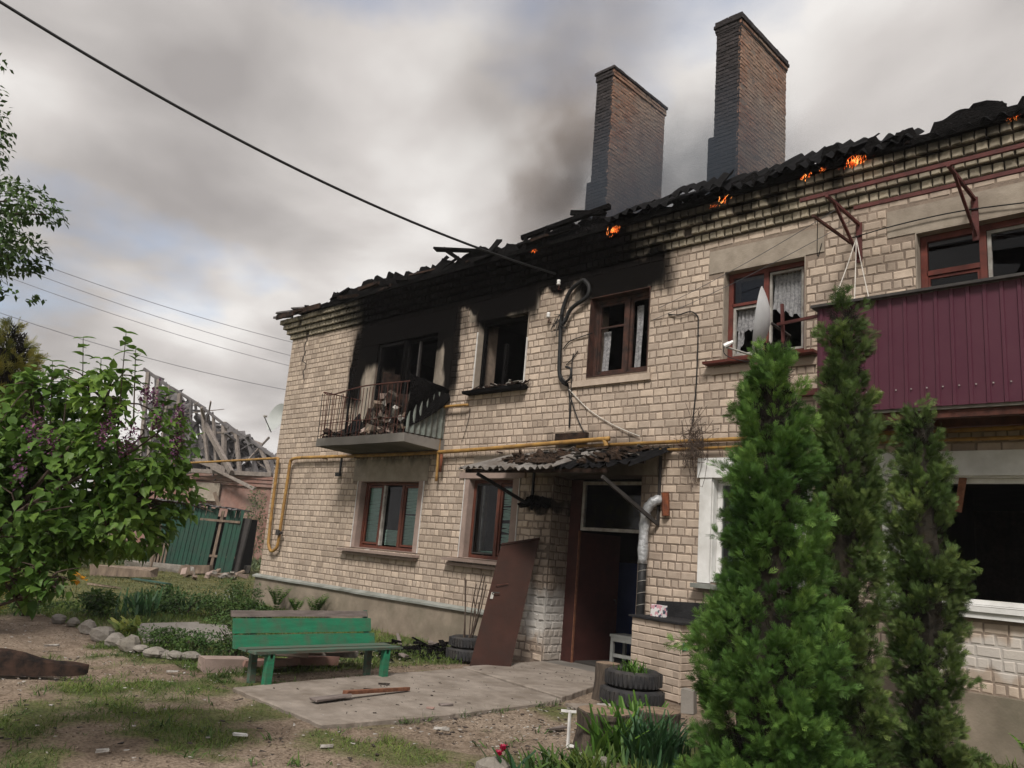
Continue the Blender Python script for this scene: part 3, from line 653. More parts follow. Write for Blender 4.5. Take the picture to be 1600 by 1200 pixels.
# entrance canopy: three slate sheets, moss and fallen roof dirt on top, two iron brackets
can = thing('entrance_canopy', 'sagging corrugated slate canopy over the doorway, covered in brown debris', 'canopy', (-7.9, 0, 2.8))
for i, (x, w_) in enumerate(((-9.35, .98), (-8.37, .98), (-7.39, 1.15))):
    q = corrugated((x, 0.0-.02, 3.24+.008*i), (1, 0, 0), w_+.06, (0, -1.3-.05*RNG.random(), -.42-.03*i), .13, .024, rag=.12 if i < 2 else .28, seed=i, bend=.012)
    q.build('sheet', 'slate' if i < 2 else 'burnt_sheet', can, False)
b = MB()
for i in range(210):
    t = RNG.random()**.8; x = RNG.uniform(-9.2, -6.5); y = -.06-1.05*t; z = 3.25+y*.33+.03
    if vnoise([[x*2.2, y*2.2, 3]])[0] < .42: continue
    a = norm(RNG.normal(size=3)*(1, 1, .25))*RNG.uniform(.03, .12); c_ = norm(np.cross(a, (0, 0, 1)))
    b.obox((x, y, z+RNG.uniform(0, .03)), a, c_*RNG.uniform(.02, .07), (0, 0, RNG.uniform(.008, .03)), jit=.015, tint=RNG.random())
kind(b.build('roof_dirt', 'moss', can), 'stuff')
b = MB()
for i in range(26):
    x = RNG.uniform(-9.0, -6.3); y = -RNG.uniform(.05, .9); a = norm(RNG.normal(size=3)*(1, .6, .15))*RNG.uniform(.04, .16); c_ = norm(np.cross(a, (0, 0, 1)))
    b.obox((x, y, 3.31+y*.33), a, c_*RNG.uniform(.02, .06), (0, 0, .006), jit=.01)
kind(b.build('slate_scraps', 'slate', can), 'stuff')
for q, (wx, wz, fx, fz) in enumerate(((-8.80, 2.38, -9.0, 2.78), (-6.36, 2.18, -6.55, 2.72))):
    b = MB(); b.beam((wx, -.03, wz), (fx, -1.12, fz), .035, .05); b.beam((wx, -.03, wz-.02), (wx, -.03, 3.15), .04, .03); b.build('bracket', 'dark_metal' if q else 'black', can)
b = MB(); b.beam((-9.3, -1.08, 2.83), (-6.5, -1.08, 2.80), .05, .05, jit=.01); b.beam((-9.3, -.5, 3.02), (-6.3, -.5, 3.0), .05, .05, jit=.01); b.build('purlin', 'char_brown', can)
b = MB()
for i in range(40):
    p = (RNG.uniform(-8.95, -8.42), -RNG.uniform(0.0, .16), 2.38+RNG.uniform(0, .12)); a = norm(RNG.normal(size=3))*RNG.uniform(.03, .1); c_ = norm(np.cross(a, (0, 0, 1)))
    b.obox(p, a, c_*.03, (0, .01, .02), jit=.02)
kind(tag(b.build('charred_debris', 'char'), 'black charred debris caught on the left canopy bracket', 'debris'), 'stuff')

# burnt balcony
BX0, BX1, BD_, BZ = -14.0, -11.15, .96, 3.55
bal = MB(); n = 24; V = []
for i in range(n+1):
    x = BX0+(BX1-BX0)*i/n; e = .03*(vnoise([[x*3, 2, 2]])[0]-.5); V += [(x, -.002, BZ-.20), (x, -BD_+e, BZ-.16+e*.5), (x, -BD_+e*.6, BZ+e*.4), (x, -.002, BZ)]
bal.add(V, [(i*4+k, (i+1)*4+k, (i+1)*4+(k+1) % 4, i*4+(k+1) % 4) for i in range(n) for k in range(4)]+[(0, 1, 2, 3), (n*4+3, n*4+2, n*4+1, n*4)])
BAL = bal.build('balcony', 'concrete', HOUSE); BAL['label'] = 'burnt balcony with bent bars and a heap of rubble'
def bent(x, z0, z1, y, lean=0, by=0): return smooth_path([(x, y, z0), (x+lean*.3+RNG.uniform(-.01, .01), y+by*.5, (z0+z1)/2), (x+lean, y+by, z1)], 4)
for i in range(30):
    x = BX0+.03+i*.098
    if x > BX1-.02: break
    ln = (.05-.16*max(0, 1-i/6)) if i < 7 else RNG.uniform(-.015, .015)
    top = 4.50-(.06 if 3 < i < 9 else 0)-.02*RNG.random()
    if 9 < i < 13 and RNG.random() < .5: top -= .5
    b = MB(); b.tube(bent(x-.05*(i < 6), BZ-.02, top, -BD_+.03, ln*.6, RNG.uniform(-.02, .02)), .0075, 5); b.build('railing_bar', 'rust' if i % 3 else 'black', BAL)
b = MB(); b.tube(smooth_path([(BX0-.02, -BD_+.03, 4.52), (-13.75, -BD_+.02, 4.44), (-13.2, -BD_+.02, 4.48), (-12.6, -BD_+.03, 4.53), (-11.9, -BD_+.03, 4.52), (BX1, -BD_+.03, 4.5)], 4), .013, 6); b.build('rail', 'rust', BAL)
b = MB(); b.tube([(BX0, -BD_+.03, 4.52), (BX0, -.02, 4.52)], .013, 6); b.tube([(BX1, -BD_+.03, 4.5), (BX1, -.02, 4.5)], .013, 6)
b.build('side_rail', 'rust', BAL)
b = MB(); b.tube([(BX0-.02, -BD_+.03, BZ+.30), (-13.0, -BD_+.03, BZ+.31), (BX1, -BD_+.03, BZ+.3)], .009, 5); b.build('rail', 'rust', BAL)
for k in range(6):
    b = MB(); b.tube(bent(BX0, BZ, 4.52, -BD_+.15+k*.13), .0075, 5); b.build('railing_bar', 'rust', BAL)
q = corrugated((BX1, -BD_+.02, BZ+.02), (0, 1, 0), .9, (0, 0, .86), .13, .02, rag=.0, seed=5)
q.build('side_sheet', 'greensheet', BAL)
# burnt black sheet hanging off the corner, and twisted scrap
q = MB(); V = []; n1_, n2_ = 14, 12
for i in range(n1_+1):
    for j in range(n2_+1):
        s, t = i/n1_, j/n2_
        z = 4.62-.10*s-t*(.95-.75*s**1.4)+.04*(vnoise([[s*5, t*5, 1]])[0]-.5); y = -BD_-.03+s*.95; x = BX1+.035+.05*math.sin(t*5+s*4)*t+.03*(vnoise([[s*4, t*4, 6]])[0]-.5)
        V.append((x, y, z))
q.add(V, [(i*(n2_+1)+j, (i+1)*(n2_+1)+j, (i+1)*(n2_+1)+j+1, i*(n2_+1)+j+1) for i in range(n1_) for j in range(n2_)]); q.build('burnt_tarp', 'char', BAL)
q = MB(); V = []
for i in range(15):
    for j in range(9):
        s, t = i/14, j/8; V.append((-13.75+1.1*s+.1*t, -BD_+.08+.25*t+.08*math.sin(s*6), BZ+.04+.42*t*math.sin(math.pi*min(1, s*1.1))+.08*vnoise([[s*6, t*5, 9]])[0]))
q.add(V, [(i*9+j, (i+1)*9+j, (i+1)*9+j+1, i*9+j+1) for i in range(14) for j in range(8)]); q.build('crumpled_sheet', 'burnt_sheet', BAL)
for k, (x, z, l_) in enumerate(((-13.02, 4.95, .6), (-12.95, 4.9, .55), (-13.1, 4.8, .4))):
    b = MB(); b.beam((x, -BD_+.05, BZ+.1), (x-.12+.1*k, -BD_+.02, z), .03, .02, jit=.012); b.build('charred_stick', 'char', BAL)
# rubble heap: bricks and lumps lying on the balcony
for i in range(84):
    s = RNG.random(); cx = -12.05+RNG.normal()*.26; h = max(0, 1-abs(cx+12.0)/.75)
    if i > 58: cx = RNG.uniform(-13.8, -12.2); h = .12
    y = -RNG.uniform(.62, .90) if i <= 58 else -RNG.uniform(.3, .9); z = BZ+.045+RNG.random()*h*.95
    a = norm(RNG.normal(size=3)*(1, 1, .45)); c_ = norm(np.cross(a, RNG.normal(size=3))); e = np.cross(a, c_); ln = RNG.uniform(.05, .115)
    b = MB(); b.obox((cx, y, z), a*ln, c_*.052, e*.045, jit=.012, tint=RNG.random())
    o = b.build('rubble_brick', ('brick', 'pink_plaster', 'chip', 'char_brown', 'shed_wood')[(0, 3, 1, 4, 0, 3, 2)[i % 7]]); tag(o, 'loose broken brick in the heap on the burnt balcony', 'brick', 'rubble bricks on the burnt balcony')
b = MB()
for i in range(260):
    p = (RNG.uniform(BX0+.05, BX1-.1), -RNG.uniform(.05, .93), BZ+RNG.uniform(.005, .09)); a = norm(RNG.normal(size=3)*(1, 1, .4))*RNG.uniform(.02, .09); c_ = norm(np.cross(a, (0, .1, 1)))
    b.obox(p, a, c_*RNG.uniform(.01, .035), (0, 0, .012), jit=.012, tint=RNG.random())
kind(tag(b.build('balcony_rubble', 'char_brown'), 'charred rubble spread over the burnt balcony floor', 'rubble'), 'stuff')
b = MB(); b.obox((-12.25, -.5, BZ+.28), (.5, 0, 0), (0, .3, 0), (0, 0, .28), jit=.08); b.obox((-12.0, -.5, BZ+.6), (.28, 0, 0), (0, .22, 0), (0, 0, .22), jit=.06); tag(kind(b.build('rubble_mound', 'char_brown'), 'stuff'), 'packed heap of ash and broken masonry on the burnt balcony', 'rubble')

# purple clad balcony
PX0, PX1, PY = -3.66, -.4, -1.0
b = MB(); b.box(PX0+.03, PX1-.03, PY+.03, -.002, 3.40, 3.56); PB = b.build('balcony', 'concrete', HOUSE); PB['label'] = 'balcony clad in purple ribbed metal'
q = corrugated((PX0, PY, 3.43), (1, 0, 0), PX1-PX0, (0, 0, 1.22), .15, .008, trap=True, nv=1, thick=.003, per=20); q.build('cladding', 'purple', PB)
for xx in (PX0, PX1):
    q = corrugated((xx, PY+.005, 3.43), (0, 1, 0), .98, (0, 0, 1.22), .15, .008, trap=True, nv=1, thick=.003, per=20); q.build('side_cladding', 'purple', PB)
b = MB(); b.box(PX0-.06, PX1+.06, PY-.07, PY+.12, 4.655, 4.685); b.box(PX0-.06, PX0+.1, PY+.121, -.01, 4.655, 4.685); b.build('coping', 'dark_metal', PB)
b = MB()
for k in range(22):
    for z in (3.62, 4.5):
        if z < 4: b.box(PX0+.08+k*.15, PX0+.092+k*.15, PY-.012, PY-.0, z, z+.012)
b.build('screws', 'old_white', PB)
b = MB(); b.box(PX0+.05, PX1, PY+.06, PY+.16, 3.32, 3.398); b.box(PX0+.05, PX1, -.5, -.42, 3.30, 3.398); b.build('beam', 'rust', PB)
b = MB(); b.beam(FA(1215, 507, -.5), FA(1282, 493, -.95), .03, .035); b.beam(FA(1222, 475, -.5), FA(1224, 540, -.5), .035, .035, up=(0, 1, 0)); b.build('red_bar', 'red_rail', PB)
b = MB(); b.box(-4.32, -3.7, -.1, -.02, 3.86, 3.94); b.build('red_bar', 'red_rail', PB)

# clothes-line rack above the right windows
rk = thing('clothesline_rack', 'rusty red iron clothes-line rails on brackets under the eaves', 'clothesline rack', (-2.5, 0, 5.6))
for Y, p0, z in ((-1.0, -3.88, 6.06), (-.45, -3.45, 6.06)):
    b = MB(); b.beam((p0, Y, z), (2.2, Y, z-.04), .035, .045); b.build('rail', 'red_rail', rk)
for x in (-3.55, -2.25, -.9, .5):
    b = MB(); b.beam((x, -.03, 6.03), (x, -1.02, 6.03), .035, .035); b.beam((x, -.03, 5.58), (x, -.8, 6.02), .03, .03); b.beam((x, -.03, 5.52), (x, -.03, 6.05), .07, .02, up=(0, 1, 0)); b.build('bracket', 'red_rail', rk)
b = MB(); b.beam(FA(1270, 337, -.9), FA(1330, 380, -.15), .03, .03); b.build('loose_bar', 'rust', rk)
b = MB()
for dx, dy in ((0, 0), (14, 20), (-18, -10)): b.tube(catenary(FA(1338, 372, -.2), FA(1335+dx*1.8, 472+dy*.2, -1.02), .03), .006, 5)
b.build('cord', 'rope', rk)

# ------------------------------------------------------------------ burnt roof edge
def fascia_z(x): return 6.752
EY = -.36
b = MB(); b.box(XL-.3, -15.6, EY-.02, EY+.02, 6.754, 6.872); b.build('fascia_board', 'char_brown', HOUSE)
b = MB(); b.box(-15.58, XR, EY+.03, EY+.5, 6.755, 6.832); b.build('wall_plate', 'char', HOUSE)
for i in range(64):                       # charred rafter ends, boards and battens, each its own
    x = RNG.uniform(-17.3, -7.082) if i < 50 else RNG.uniform(-3.3, 1.5); ln = RNG.uniform(.3, .9); up = RNG.uniform(-.05, .34)
    a = np.array((x, EY+RNG.uniform(-.06, .25), 6.812+RNG.uniform(0, .10))); d_ = norm((RNG.normal()*.9, abs(RNG.normal())*.5, up))
    if i % 4 == 0: d_ = norm((RNG.choice((-1, 1)), .1, RNG.uniform(-.08, .22)))
    b = MB(); b.beam(a, a+d_*ln, RNG.uniform(.05, .12), RNG.uniform(.025, .06), jit=.022); b.build('charred_board', 'char' if RNG.random() < .8 else 'char_brown', HOUSE)
for x, z, ln in ((-17.35, 6.912, .8), (-17.45, 6.812, .7), (-16.6, 6.922, .5)):
    b = MB(); b.beam((x-.25, EY+.02, z+.02), (x-.25+ln, EY+.1, z), .1, .05, jit=.02); b.build('charred_board', 'rafter_dark', HOUSE)
b = MB(); b.beam((-11.6, EY, 7.332), (-9.9, EY+.1, 6.962), .12, .05, jit=.02); b.build('charred_board', 'char', HOUSE)
b = MB(); b.beam((-11.3, EY, 7.262), (-10.7, EY+.1, 6.862), .1, .05, jit=.02); b.build('charred_board', 'char', HOUSE)
for a_, c_ in (((-9.2, EY, 7.022), (-7.282, EY, 7.122)), ((-9.3, EY, 6.902), (-7.9, EY, 6.932)), ((-8.7, EY, 6.832), (-8.6, EY, 7.082)), ((-9.15, EY, 6.782), (-9.1, EY, 7.052)), ((-8.1, EY, 7.222), (-7.382, EY, 7.032))):
    b = MB(); b.beam(a_, c_, .06, .07, jit=.02); b.build('charred_board', 'char', HOUSE)
# low jagged charred remains behind the eave so that the edge reads as a burnt mass
V = []; n = 420; b = MB()
for i in range(n+1):
    x = -16.9+(XR+16.9)*i/n; h = .03+.22*fbm([[x*2.6, 1, 3]], 3)[0]**1.5+(.10 if -15.5 < x < -7 else 0)+.14*(vnoise([[x*9, 4, 3]])[0] > .62)*vnoise([[x*1.3, 2, 8]])[0]
    if x < -15.3: h *= .3
    V += [(x, EY+.06, 6.812), (x, EY+.12, 6.822+h), (x, EY+.35, 6.832+h*.9), (x, EY+.45, 6.812)]
b.add(V, [(i*4+k, (i+1)*4+k, (i+1)*4+k+1, i*4+k+1) for i in range(n) for k in range(3)]); b.build('charred_eave', 'char', HOUSE)
for i, (x, w_, z, sl, up, Y) in enumerate(((-7.382, 1.0, 6.902, .75, .52, 0), (-6.7, 1.0, 6.882, .9, .62, .05), (-6.1, .9, 6.942, .55, .42, -.05), (-5.5, 1.1, 6.882, .95, .68, .04), (-4.55, 1.1, 6.902, .9, .66, 0), (-3.6, .8, 6.882, .85, .60, .05), (-2.6, .9, 6.842, .5, .3, .1))):
    q = corrugated((x, EY-.10+Y, z-.06), (1, .0, RNG.uniform(-.03, .03)), w_, (RNG.uniform(-.1, .1), sl, up), .17, .035, rag=.18, rag0=.06, seed=i+11, bend=.03); q.build('burnt_roof_sheet', 'burnt_sheet', HOUSE)
b = MB(); prof = [(.19, 0), (.2, .2), (.185, .42), (.2, .44), (.21, .5)]
b.lathe(prof, FA(1541, 205, .15)-np.array((0, 0, .22)), 10, .25); b.build('charred_stump', 'char', HOUSE)

# ------------------------------------------------------------------ chimneys
def chimney(x0, x1, y0, y1, ztop, zstep, label):
    core = MB(); core.box(x0+.012, x1-.012, y0+.012, y1-.012, 6.3, ztop-.05); core.box(x0-.13, x1-.02, y0+.03, y1-.03, 6.3, zstep)
    ch = core.build('chimney', 'chimney_black', HOUSE); ch['label'] = label
    fr, sd = MB(), MB(); cz = .082; nz = int((ztop-6.6)/cz)
    for k in range(nz):
        z = 6.6+k*cz; cap = z > ztop-.34; p = (.025 if z < ztop-.22 else .05) if cap else 0
        if z > ztop-.1: p = .03
        for (o, u, nrm, ln, tgt) in (((x0-p, y0-p, 0), (1, 0, 0), (0, -1, 0), x1-x0+2*p, fr), ((x1+p, y0-p, 0), (0, 1, 0), (1, 0, 0), y1-y0+2*p, fr if z > ztop-.22 else sd), ((x0-p, y0-p, 0), (0, 1, 0), (-1, 0, 0), y1-y0+2*p, fr)):
            x = -.1 if k % 2 else 0.0
            while x < ln:
                a, c = max(x, 0), min(x+.2, ln); x += .2
                if c-a > .03: brick(tgt, a+.006, c-.006, z+.006, z+cz-.006, -RNG.uniform(-.004, .006), .006, back=.05, axes=(o, u, nrm))
        if cap: core2 = None
    kind(fr.build('sooty_brickwork', 'chimney_black', ch), 'stuff'); kind(sd.build('brickwork', 'chimney_brick', ch), 'stuff')
    b = MB(); b.box(x1-.011, x1-.004, y0+.03, y1-.03, 6.6, ztop-.31); b.build('mortar_face', 'chimney_mortar', ch)
    b = MB(); b.box(x0-.012, x1+.012, y0-.012, y1+.012, ztop-.30, ztop-.04); b.build('cap', 'chimney_black', ch)
    b = MB()
    for k in range(int((zstep-6.6)/cz)):
        z = 6.6+k*cz; brick(b, .006, .15, z+.006, z+cz-.006, -.004, .005, back=.05, axes=((x0-.14, y0+.025, 0), (1, 0, 0), (0, -1, 0)))
    kind(b.build('shoulder_brickwork', 'chimney_black', ch), 'stuff')
chimney(-10.55, -10.07, 3.0, 5.1, 12.65, 9.88, 'farther chimney, grey in the smoke')
chimney(-7.47, -6.92, 3.0, 5.0, 12.52, 9.97, 'chimney nearer the balcony side, cream and red brick face')

# ------------------------------------------------------------------ flames on the roof edge
def flame(x, y, n, s, where):
    p = FA(x, y, EY-.12); b = MB(); s = s*.7
    for i in range(n*4):
        u = RNG.normal(); c = p+np.array((u*s*.95, RNG.normal()*.03, RNG.normal()*s*.22-s*.3+u*s*.12)); h = s*RNG.uniform(.25, .95)*math.exp(-u*u*.3); r = h*RNG.uniform(.05, .13); lean = RNG.uniform(-.2, .9)*h; w = RNG.uniform(-.25, .25)*h
        s_ = s; pts = [c+np.array((lean*t*t+w*math.sin(t*5), 0, h*t)) for t in np.linspace(0, 1, 7)]; b.tube(pts, [r*.4, r, r*.9, r*.7, r*.45, r*.25, .001], 6)
    tag(b.build('flame', 'flame'), where, 'flame', 'flames along the burning eaves')
flame(957, 360, 16, .11, 'cluster of orange flames at the foot of the farther chimney'); flame(834, 392, 6, .06, 'small orange flame among the charred battens, nearest the house corner')
flame(1131, 312, 3, .11, 'thin single tongue of flame below the broken wavy roof sheet'); flame(1115, 322, 3, .06, 'thin low flame licking the eaves between the two chimneys')
flame(1258, 275, 4, .10, 'short slanting flame beside the tip of the clothes-line rail'); flame(1285, 265, 4, .05, 'scatter of tiny embers on the burning wavy sheet'); flame(1335, 252, 14, .13, 'broad bright orange flame under the wavy roof sheet'); flame(1583, 185, 5, .05, 'faint ember glow beside the charred stump on the roof')

# ================================================================== PIPES, CABLES, DISHES
gp = thing('gas_pipe', 'yellow gas pipe running along the brick facade with a long U-bend at the corner', 'gas pipe', (-12, 0, 1.2))
YG = -.11; zl = 3.33
b = MB(); b.tube(smooth_path([(-29, YG, zl-.02), (-22, YG, zl-.03), (-17.1, YG, zl)], 6), .03, 8); b.build('yard_run', 'gas_yellow', gp, True)
loop = [(-17.05, YG, zl), (-16.97, YG, zl-.02), (-16.94, YG, zl-.12), (-16.9, YG, 2.2), (-16.86, YG, 1.5), (-16.82, YG, 1.32), (-16.68, YG, 1.2), (-16.52, YG, 1.24), (-16.42, YG, 1.4), (-16.4, YG, 2.2), (-16.38, YG, 3.15), (-16.34, YG, 3.27), (-16.2, YG, 3.31), (-15.9, YG, 3.32)]
b = MB(); b.tube(smooth_path(loop, 4), .036, 8); b.build('bend', 'gas_yellow', gp, True)
b = MB(); b.tube(smooth_path([(-15.9, YG, 3.32), (-12.9, YG, 3.31), (-10.5, YG, 3.33), (-7.5, YG-.02, 3.41), (-7.32, YG-.02, 3.40), (-7.27, YG-.02, 3.3)], 6), .038, 8); b.build('run', 'gas_yellow', gp, True)
b = MB(); b.tube([(-7.9, YG+.05, 3.33), (-5.0, YG+.05, 3.345), (2.5, YG+.05, 3.34)], .03, 8); b.tube([(-6.9, YG+.03, 3.22), (-4, YG+.03, 3.24), (2.5, YG+.03, 3.22)], .022, 6); b.build('far_run', 'gas_yellow', gp, True)
b = MB(); b.tube(smooth_path([(-10.5, YG+.03, 4.17), (-10.6, YG, 4.17), (-11.12, YG, 4.17), (-11.17, YG, 4.12), (-11.17, YG, 3.4), (-11.15, YG, 2.78)], 4), .026, 8); b.build('riser', 'gas_yellow', gp, True)
b = MB(); b.tube([(-11.07, YG, 3.28), (-11.07, YG, 2.95)], .03, 8); b.build('stub', 'orange_rust', gp, True)
b = MB(); b.tube([(-16.5, YG-.02, 1.62), (-16.3, YG-.02, 1.62)], .035, 8); b.tube([(-16.4, YG-.06, 1.56), (-16.4, YG-.06, 1.68)], .05, 8); b.build('valve', 'dark_metal', gp)
for x in (-15, -13.8, -9.6, -8.2, -6, -4.6): b = MB(); b.beam((x, 0, zl-.05), (x, YG-.03, zl-.05), .025, .02); b.build('hanger', 'rust', gp)
b = MB(); b.beam((-14.35, -.08, 3.31), (-14.35, -.08, 2.92), .04, .03, up=(0, 1, 0)); b.obox((-14.4, -.09, 2.93), (.07, 0, 0), (0, .03, 0), (0, 0, .04)); b.build('lamp_bracket', 'black', gp)
b = MB(); b.tube([(-28.9, YG, -.1), (-28.9, YG, 3.3)], .05, 8); b.build('support_post', 'gas_yellow', gp)

def rod(pts, r=.008, n=4): q = MB(); q.tube(smooth_path(pts, n), r, 5); return q
FP = lambda x, y, Y=-.05: FA(x, y, Y)
cb = thing('cable_bundle', 'thick black cable bundle looped on the wall between two upper windows', 'cables', FA(880, 600, -.05))
for k, pts in enumerate(([(912, 437), (893, 452), (882, 475), (877, 500), (875, 545), (874, 580), (878, 595), (886, 601)], [(912, 437), (920, 447), (918, 463), (900, 476), (890, 486), (884, 500), (878, 508)], [(884, 573), (892, 577), (891, 590), (883, 596), (877, 588)])):
    q = MB(); q.tube(smooth_path([FP(x, y, -.07-.02*k) for x, y in pts], 5), .034 if k < 2 else .02, 7); q.build('loop', 'black', cb, True)
q = MB()
for k in range(22):
    c = FP(876+RNG.normal()*5, 502+RNG.normal()*5, -.09); q.tube([c, c+RNG.normal(size=3)*(.06, .03, .06), c+RNG.normal(size=3)*(.1, .03, .1)], .006, 4)
q.build('wire_ends', 'black', cb)
q = MB()
for pts in ([(897, 552), (894, 565), (893, 610), (890, 668)], [(888, 600), (890, 630), (889, 668)], [(886, 600), (893, 625), (903, 655), (915, 680)], [(880, 545), (888, 535), (897, 530), (926, 520)], [(885, 570), (895, 560), (903, 548)]): q.tube(smooth_path([FP(x, y, -.03) for x, y in pts], 4), .009, 5)
q.build('wires', 'black', cb)
q = MB(); q.tube(smooth_path([FP(889, 608, -.03), FP(920, 640, -.03), FP(960, 665, -.03), FP(1000, 682, -.04)], 4), .008, 5); q.build('pale_wire', 'rope', cb)
for x, y, l_ in ((873, 441, 'white porcelain insulator on a hook just above the looped cable'), (857, 492, 'white porcelain insulator on a hook beside the tangled wire ends')):
    p = FP(x, y, -.08); t_ = thing('insulator', l_, 'insulator', p, 'porcelain insulators on the facade'); q = MB(); q.lathe([(.012, .045), (.028, .04), (.034, .01), (.026, -.005), (.036, -.03), (.03, -.05), (.005, -.05)], p, 10); q.build('cup', 'porcelain', t_, True)
    q = MB(); q.tube(smooth_path([p+(0, .08, -.11), p+(0, 0, -.13), p+(.02, 0, -.09), p+(0, 0, -.05)], 4), .008, 5); q.build('hook', 'rust', t_)
b = MB(); b.box(-8.36, -7.72, -.08, -.002, 3.42, 3.55); t_ = tag(b.build('cable_shelf', 'char_brown'), 'small brown board fixed above the gas pipe below the cables', 'shelf')
q = MB(); P0, P1 = AT(-60, -35, 9.0), FA(868, 428, -.08); P2 = P0+(P0-P1)*.9+(0, 0, .9); q.tube(np.concatenate([catenary(P2, P0, .12, 14)[:-1], catenary(P0, P1, .35, 26)]), .02, 6); tag(q.build('power_cable', 'black'), 'thick black power cable sagging from the sky to the burnt facade', 'cable')
up = thing('utility_pole', 'wooden utility pole carrying the thick black power cable', 'utility pole', P2*(1, 1, 0)); q = MB(); q.tube([P2*(1, 1, 0)-(0, .14, .3), P2-(0, .14, 0)+(0, 0, .4)], [.14, .10], 10); q.build('post', 'bark', up); q = MB(); q.beam(P2-(.7, .02, -.06), P2+(.7, -.02, .06), .09, .1); q.build('crossarm', 'grey_wood', up)
q = MB(); q.tube(smooth_path([FP(1044, 491, -.02), FP(1060, 492, -.04), FP(1078, 487, -.04), FP(1089, 493, -.02), FP(1091, 510, -.02), FP(1088, 600, -.02), FP(1082, 662, -.02)], 4), .010, 5); tag(q.build('wall_wire', 'black'), 'black wire bent over and hanging down the bricks beside the red window', 'wire')
for i, (a_, c_) in enumerate((((1030, 481), (1310, 325)), ((1020, 500), (1330, 345)))):
    q = MB(); q.tube(catenary(FP(*a_, -.03), FP(*c_, -.5), .05), .005, 4); tag(q.build('thin_wire', 'wire'), ('thin wire slanting up from the sooty brown window to the iron rack' if i == 0 else 'thin wire slanting just below its twin towards the clothes-line bracket'), 'wire')
q = MB(); q.tube(smooth_path([FP(1330, 372, -.05), FP(1400, 352, -.05), FP(1500, 330, -.05), FP(1640, 312, -.05)], 5), .008, 5); tag(q.build('slack_wire', 'black'), 'slack black wire along the lintel over the balcony window', 'wire')
q = MB(); q.tube(smooth_path([FP(1278, 330, -.35), FP(1277, 400, -.03), FP(1284, 380, -.03)], 4), .006, 4); tag(q.build('hanging_wire', 'black'), 'wire dangling in front of the lintel of the lace-curtained window', 'wire')
q = MB(); q.tube(smooth_path([FP(735, 638, -.03), FP(731, 660, -.03), FP(722, 690, -.03)], 3), .005, 4); tag(q.build('dangling_wire', 'black'), 'thin dark wire dangling from the yellow stub beside the balcony', 'wire')
for i, (y0, y1, dp, x1) in enumerate(((395, 540, 36, 450), (413, 563, 38, 450), (435, 578, 40, 448), (497, 607, 34, 440))):
    q = MB(); q.tube(catenary(AT(-40, y0-22, dp), AT(x1+130, y1+22, dp*1.25), .5, 16), .013, 4)
    tag(q.build('overhead_wire', 'wire'), ('topmost', 'second from the top', 'third from the top', 'lowest')[i]+' of the overhead wires strung across the sky behind the lilac', 'wire', 'overhead wires in the sky')

def dish(p, axis, r, name_label, mt='dish'):
    t_ = thing('satellite_dish', name_label, 'satellite dish', p); a = norm(axis); u = norm(np.cross(a, (0, 0, 1))); v = np.cross(u, a); q = MB(); V = []; seg, rn = 28, 6
    for j in range(rn+1):
        rr = r*j/rn
        for k in range(seg):
            an = 2*math.pi*k/seg; V.append(np.asarray(p)+u*rr*.92*math.cos(an)+v*rr*math.sin(an)+a*(.16*r*(j/rn)**2*2))
    q.add(V, [(j*seg+k, j*seg+(k+1) % seg, (j+1)*seg+(k+1) % seg, (j+1)*seg+k) for j in range(rn) for k in range(seg)]); q.build('reflector', mt, t_, True)
    return t_, a, u, v
p = np.array((-17.60, .15, 4.35)); t_, a, u, v = dish(p, (.12, -1, .25), .37, 'round grey satellite dish on the far gable corner')
q = MB(); q.tube([p-a*.02, p-a*.02+(.2, .12, -.1), (-17.26, .35, 4.2)], .022, 6); q.tube([p-v*.4+a*.1, p+a*.45-v*.12], .012, 5); q.build('arm', 'dark_metal', t_); q = MB(); q.tube([p+a*.45-v*.12, p+a*.38-v*.1], .03, 8); q.build('feed_head', 'old_white', t_)
p = FA(1203, 505, -.62); t_, a, u, v = dish(p, (-.93, -.40, .12), .46, 'white satellite dish seen edge-on before the lace-curtained window', 'dish_white')
MATS['dish']
q = MB(); e = FA(1131, 541, -1.0); q.tube([p-v*.45+a*.1, e], .014, 6); q.build('feed_arm', 'old_white', t_); q = MB(); q.tube([e, e+norm(p-e)*.08], .03, 8); q.tube([e+norm(p-e)*.06, e+norm(p-e)*.13], .022, 8); q.build('feed_head', 'porcelain', t_)
q = MB(); q.tube(smooth_path([e, e+(.03, 0, -.12), e+(.25, .1, -.2), p-v*.45], 4), .006, 5); q.build('cable', 'black', t_); q = MB(); q.tube([p-a*.02, p+(.12, .3, -.1), (-4.6, -.05, 4.36)], .02, 6); q.build('wall_arm', 'dark_metal', t_)

# ================================================================== AT THE ENTRANCE
BL, BR, TL, TR = np.array((-8.47, -1.43, .0)), np.array((-8.10, -.98, .0)), np.array((-8.95, -.50, 1.74)), np.array((-8.56, -.045, 1.88))
dt = thing('steel_door', 'brown sheet-steel door leaf torn off and leaning against the brick pier', 'door', (BL+BR)/2)
nm = norm(np.cross(BR-BL, TL-BL)); b = MB(); N_ = 8; V = []
for s_ in (0, 1):
    for i in range(N_+1):
        for j in range(13):
            s, t = i/N_, j/12; p = BL*(1-s)*(1-t)+BR*s*(1-t)+TL*(1-s)*t+TR*s*t; V.append(p-nm*(.035*s_)+nm*(.012*(vnoise([[s*3, t*5, 2]])[0]-.5)+.02*math.sin(s*3.1)*(1-t)*0))
k = 13; NN = (N_+1)*k; F = []
for i in range(N_):
    for j in range(12): a = i*k+j; F += [(a, a+k, a+k+1, a+1), (NN+a, NN+a+1, NN+a+k+1, NN+a+k)]
    a = i*k; F.append((a, NN+a, NN+a+k, a+k)); a += 12; F.append((a, a+k, NN+a+k, NN+a))
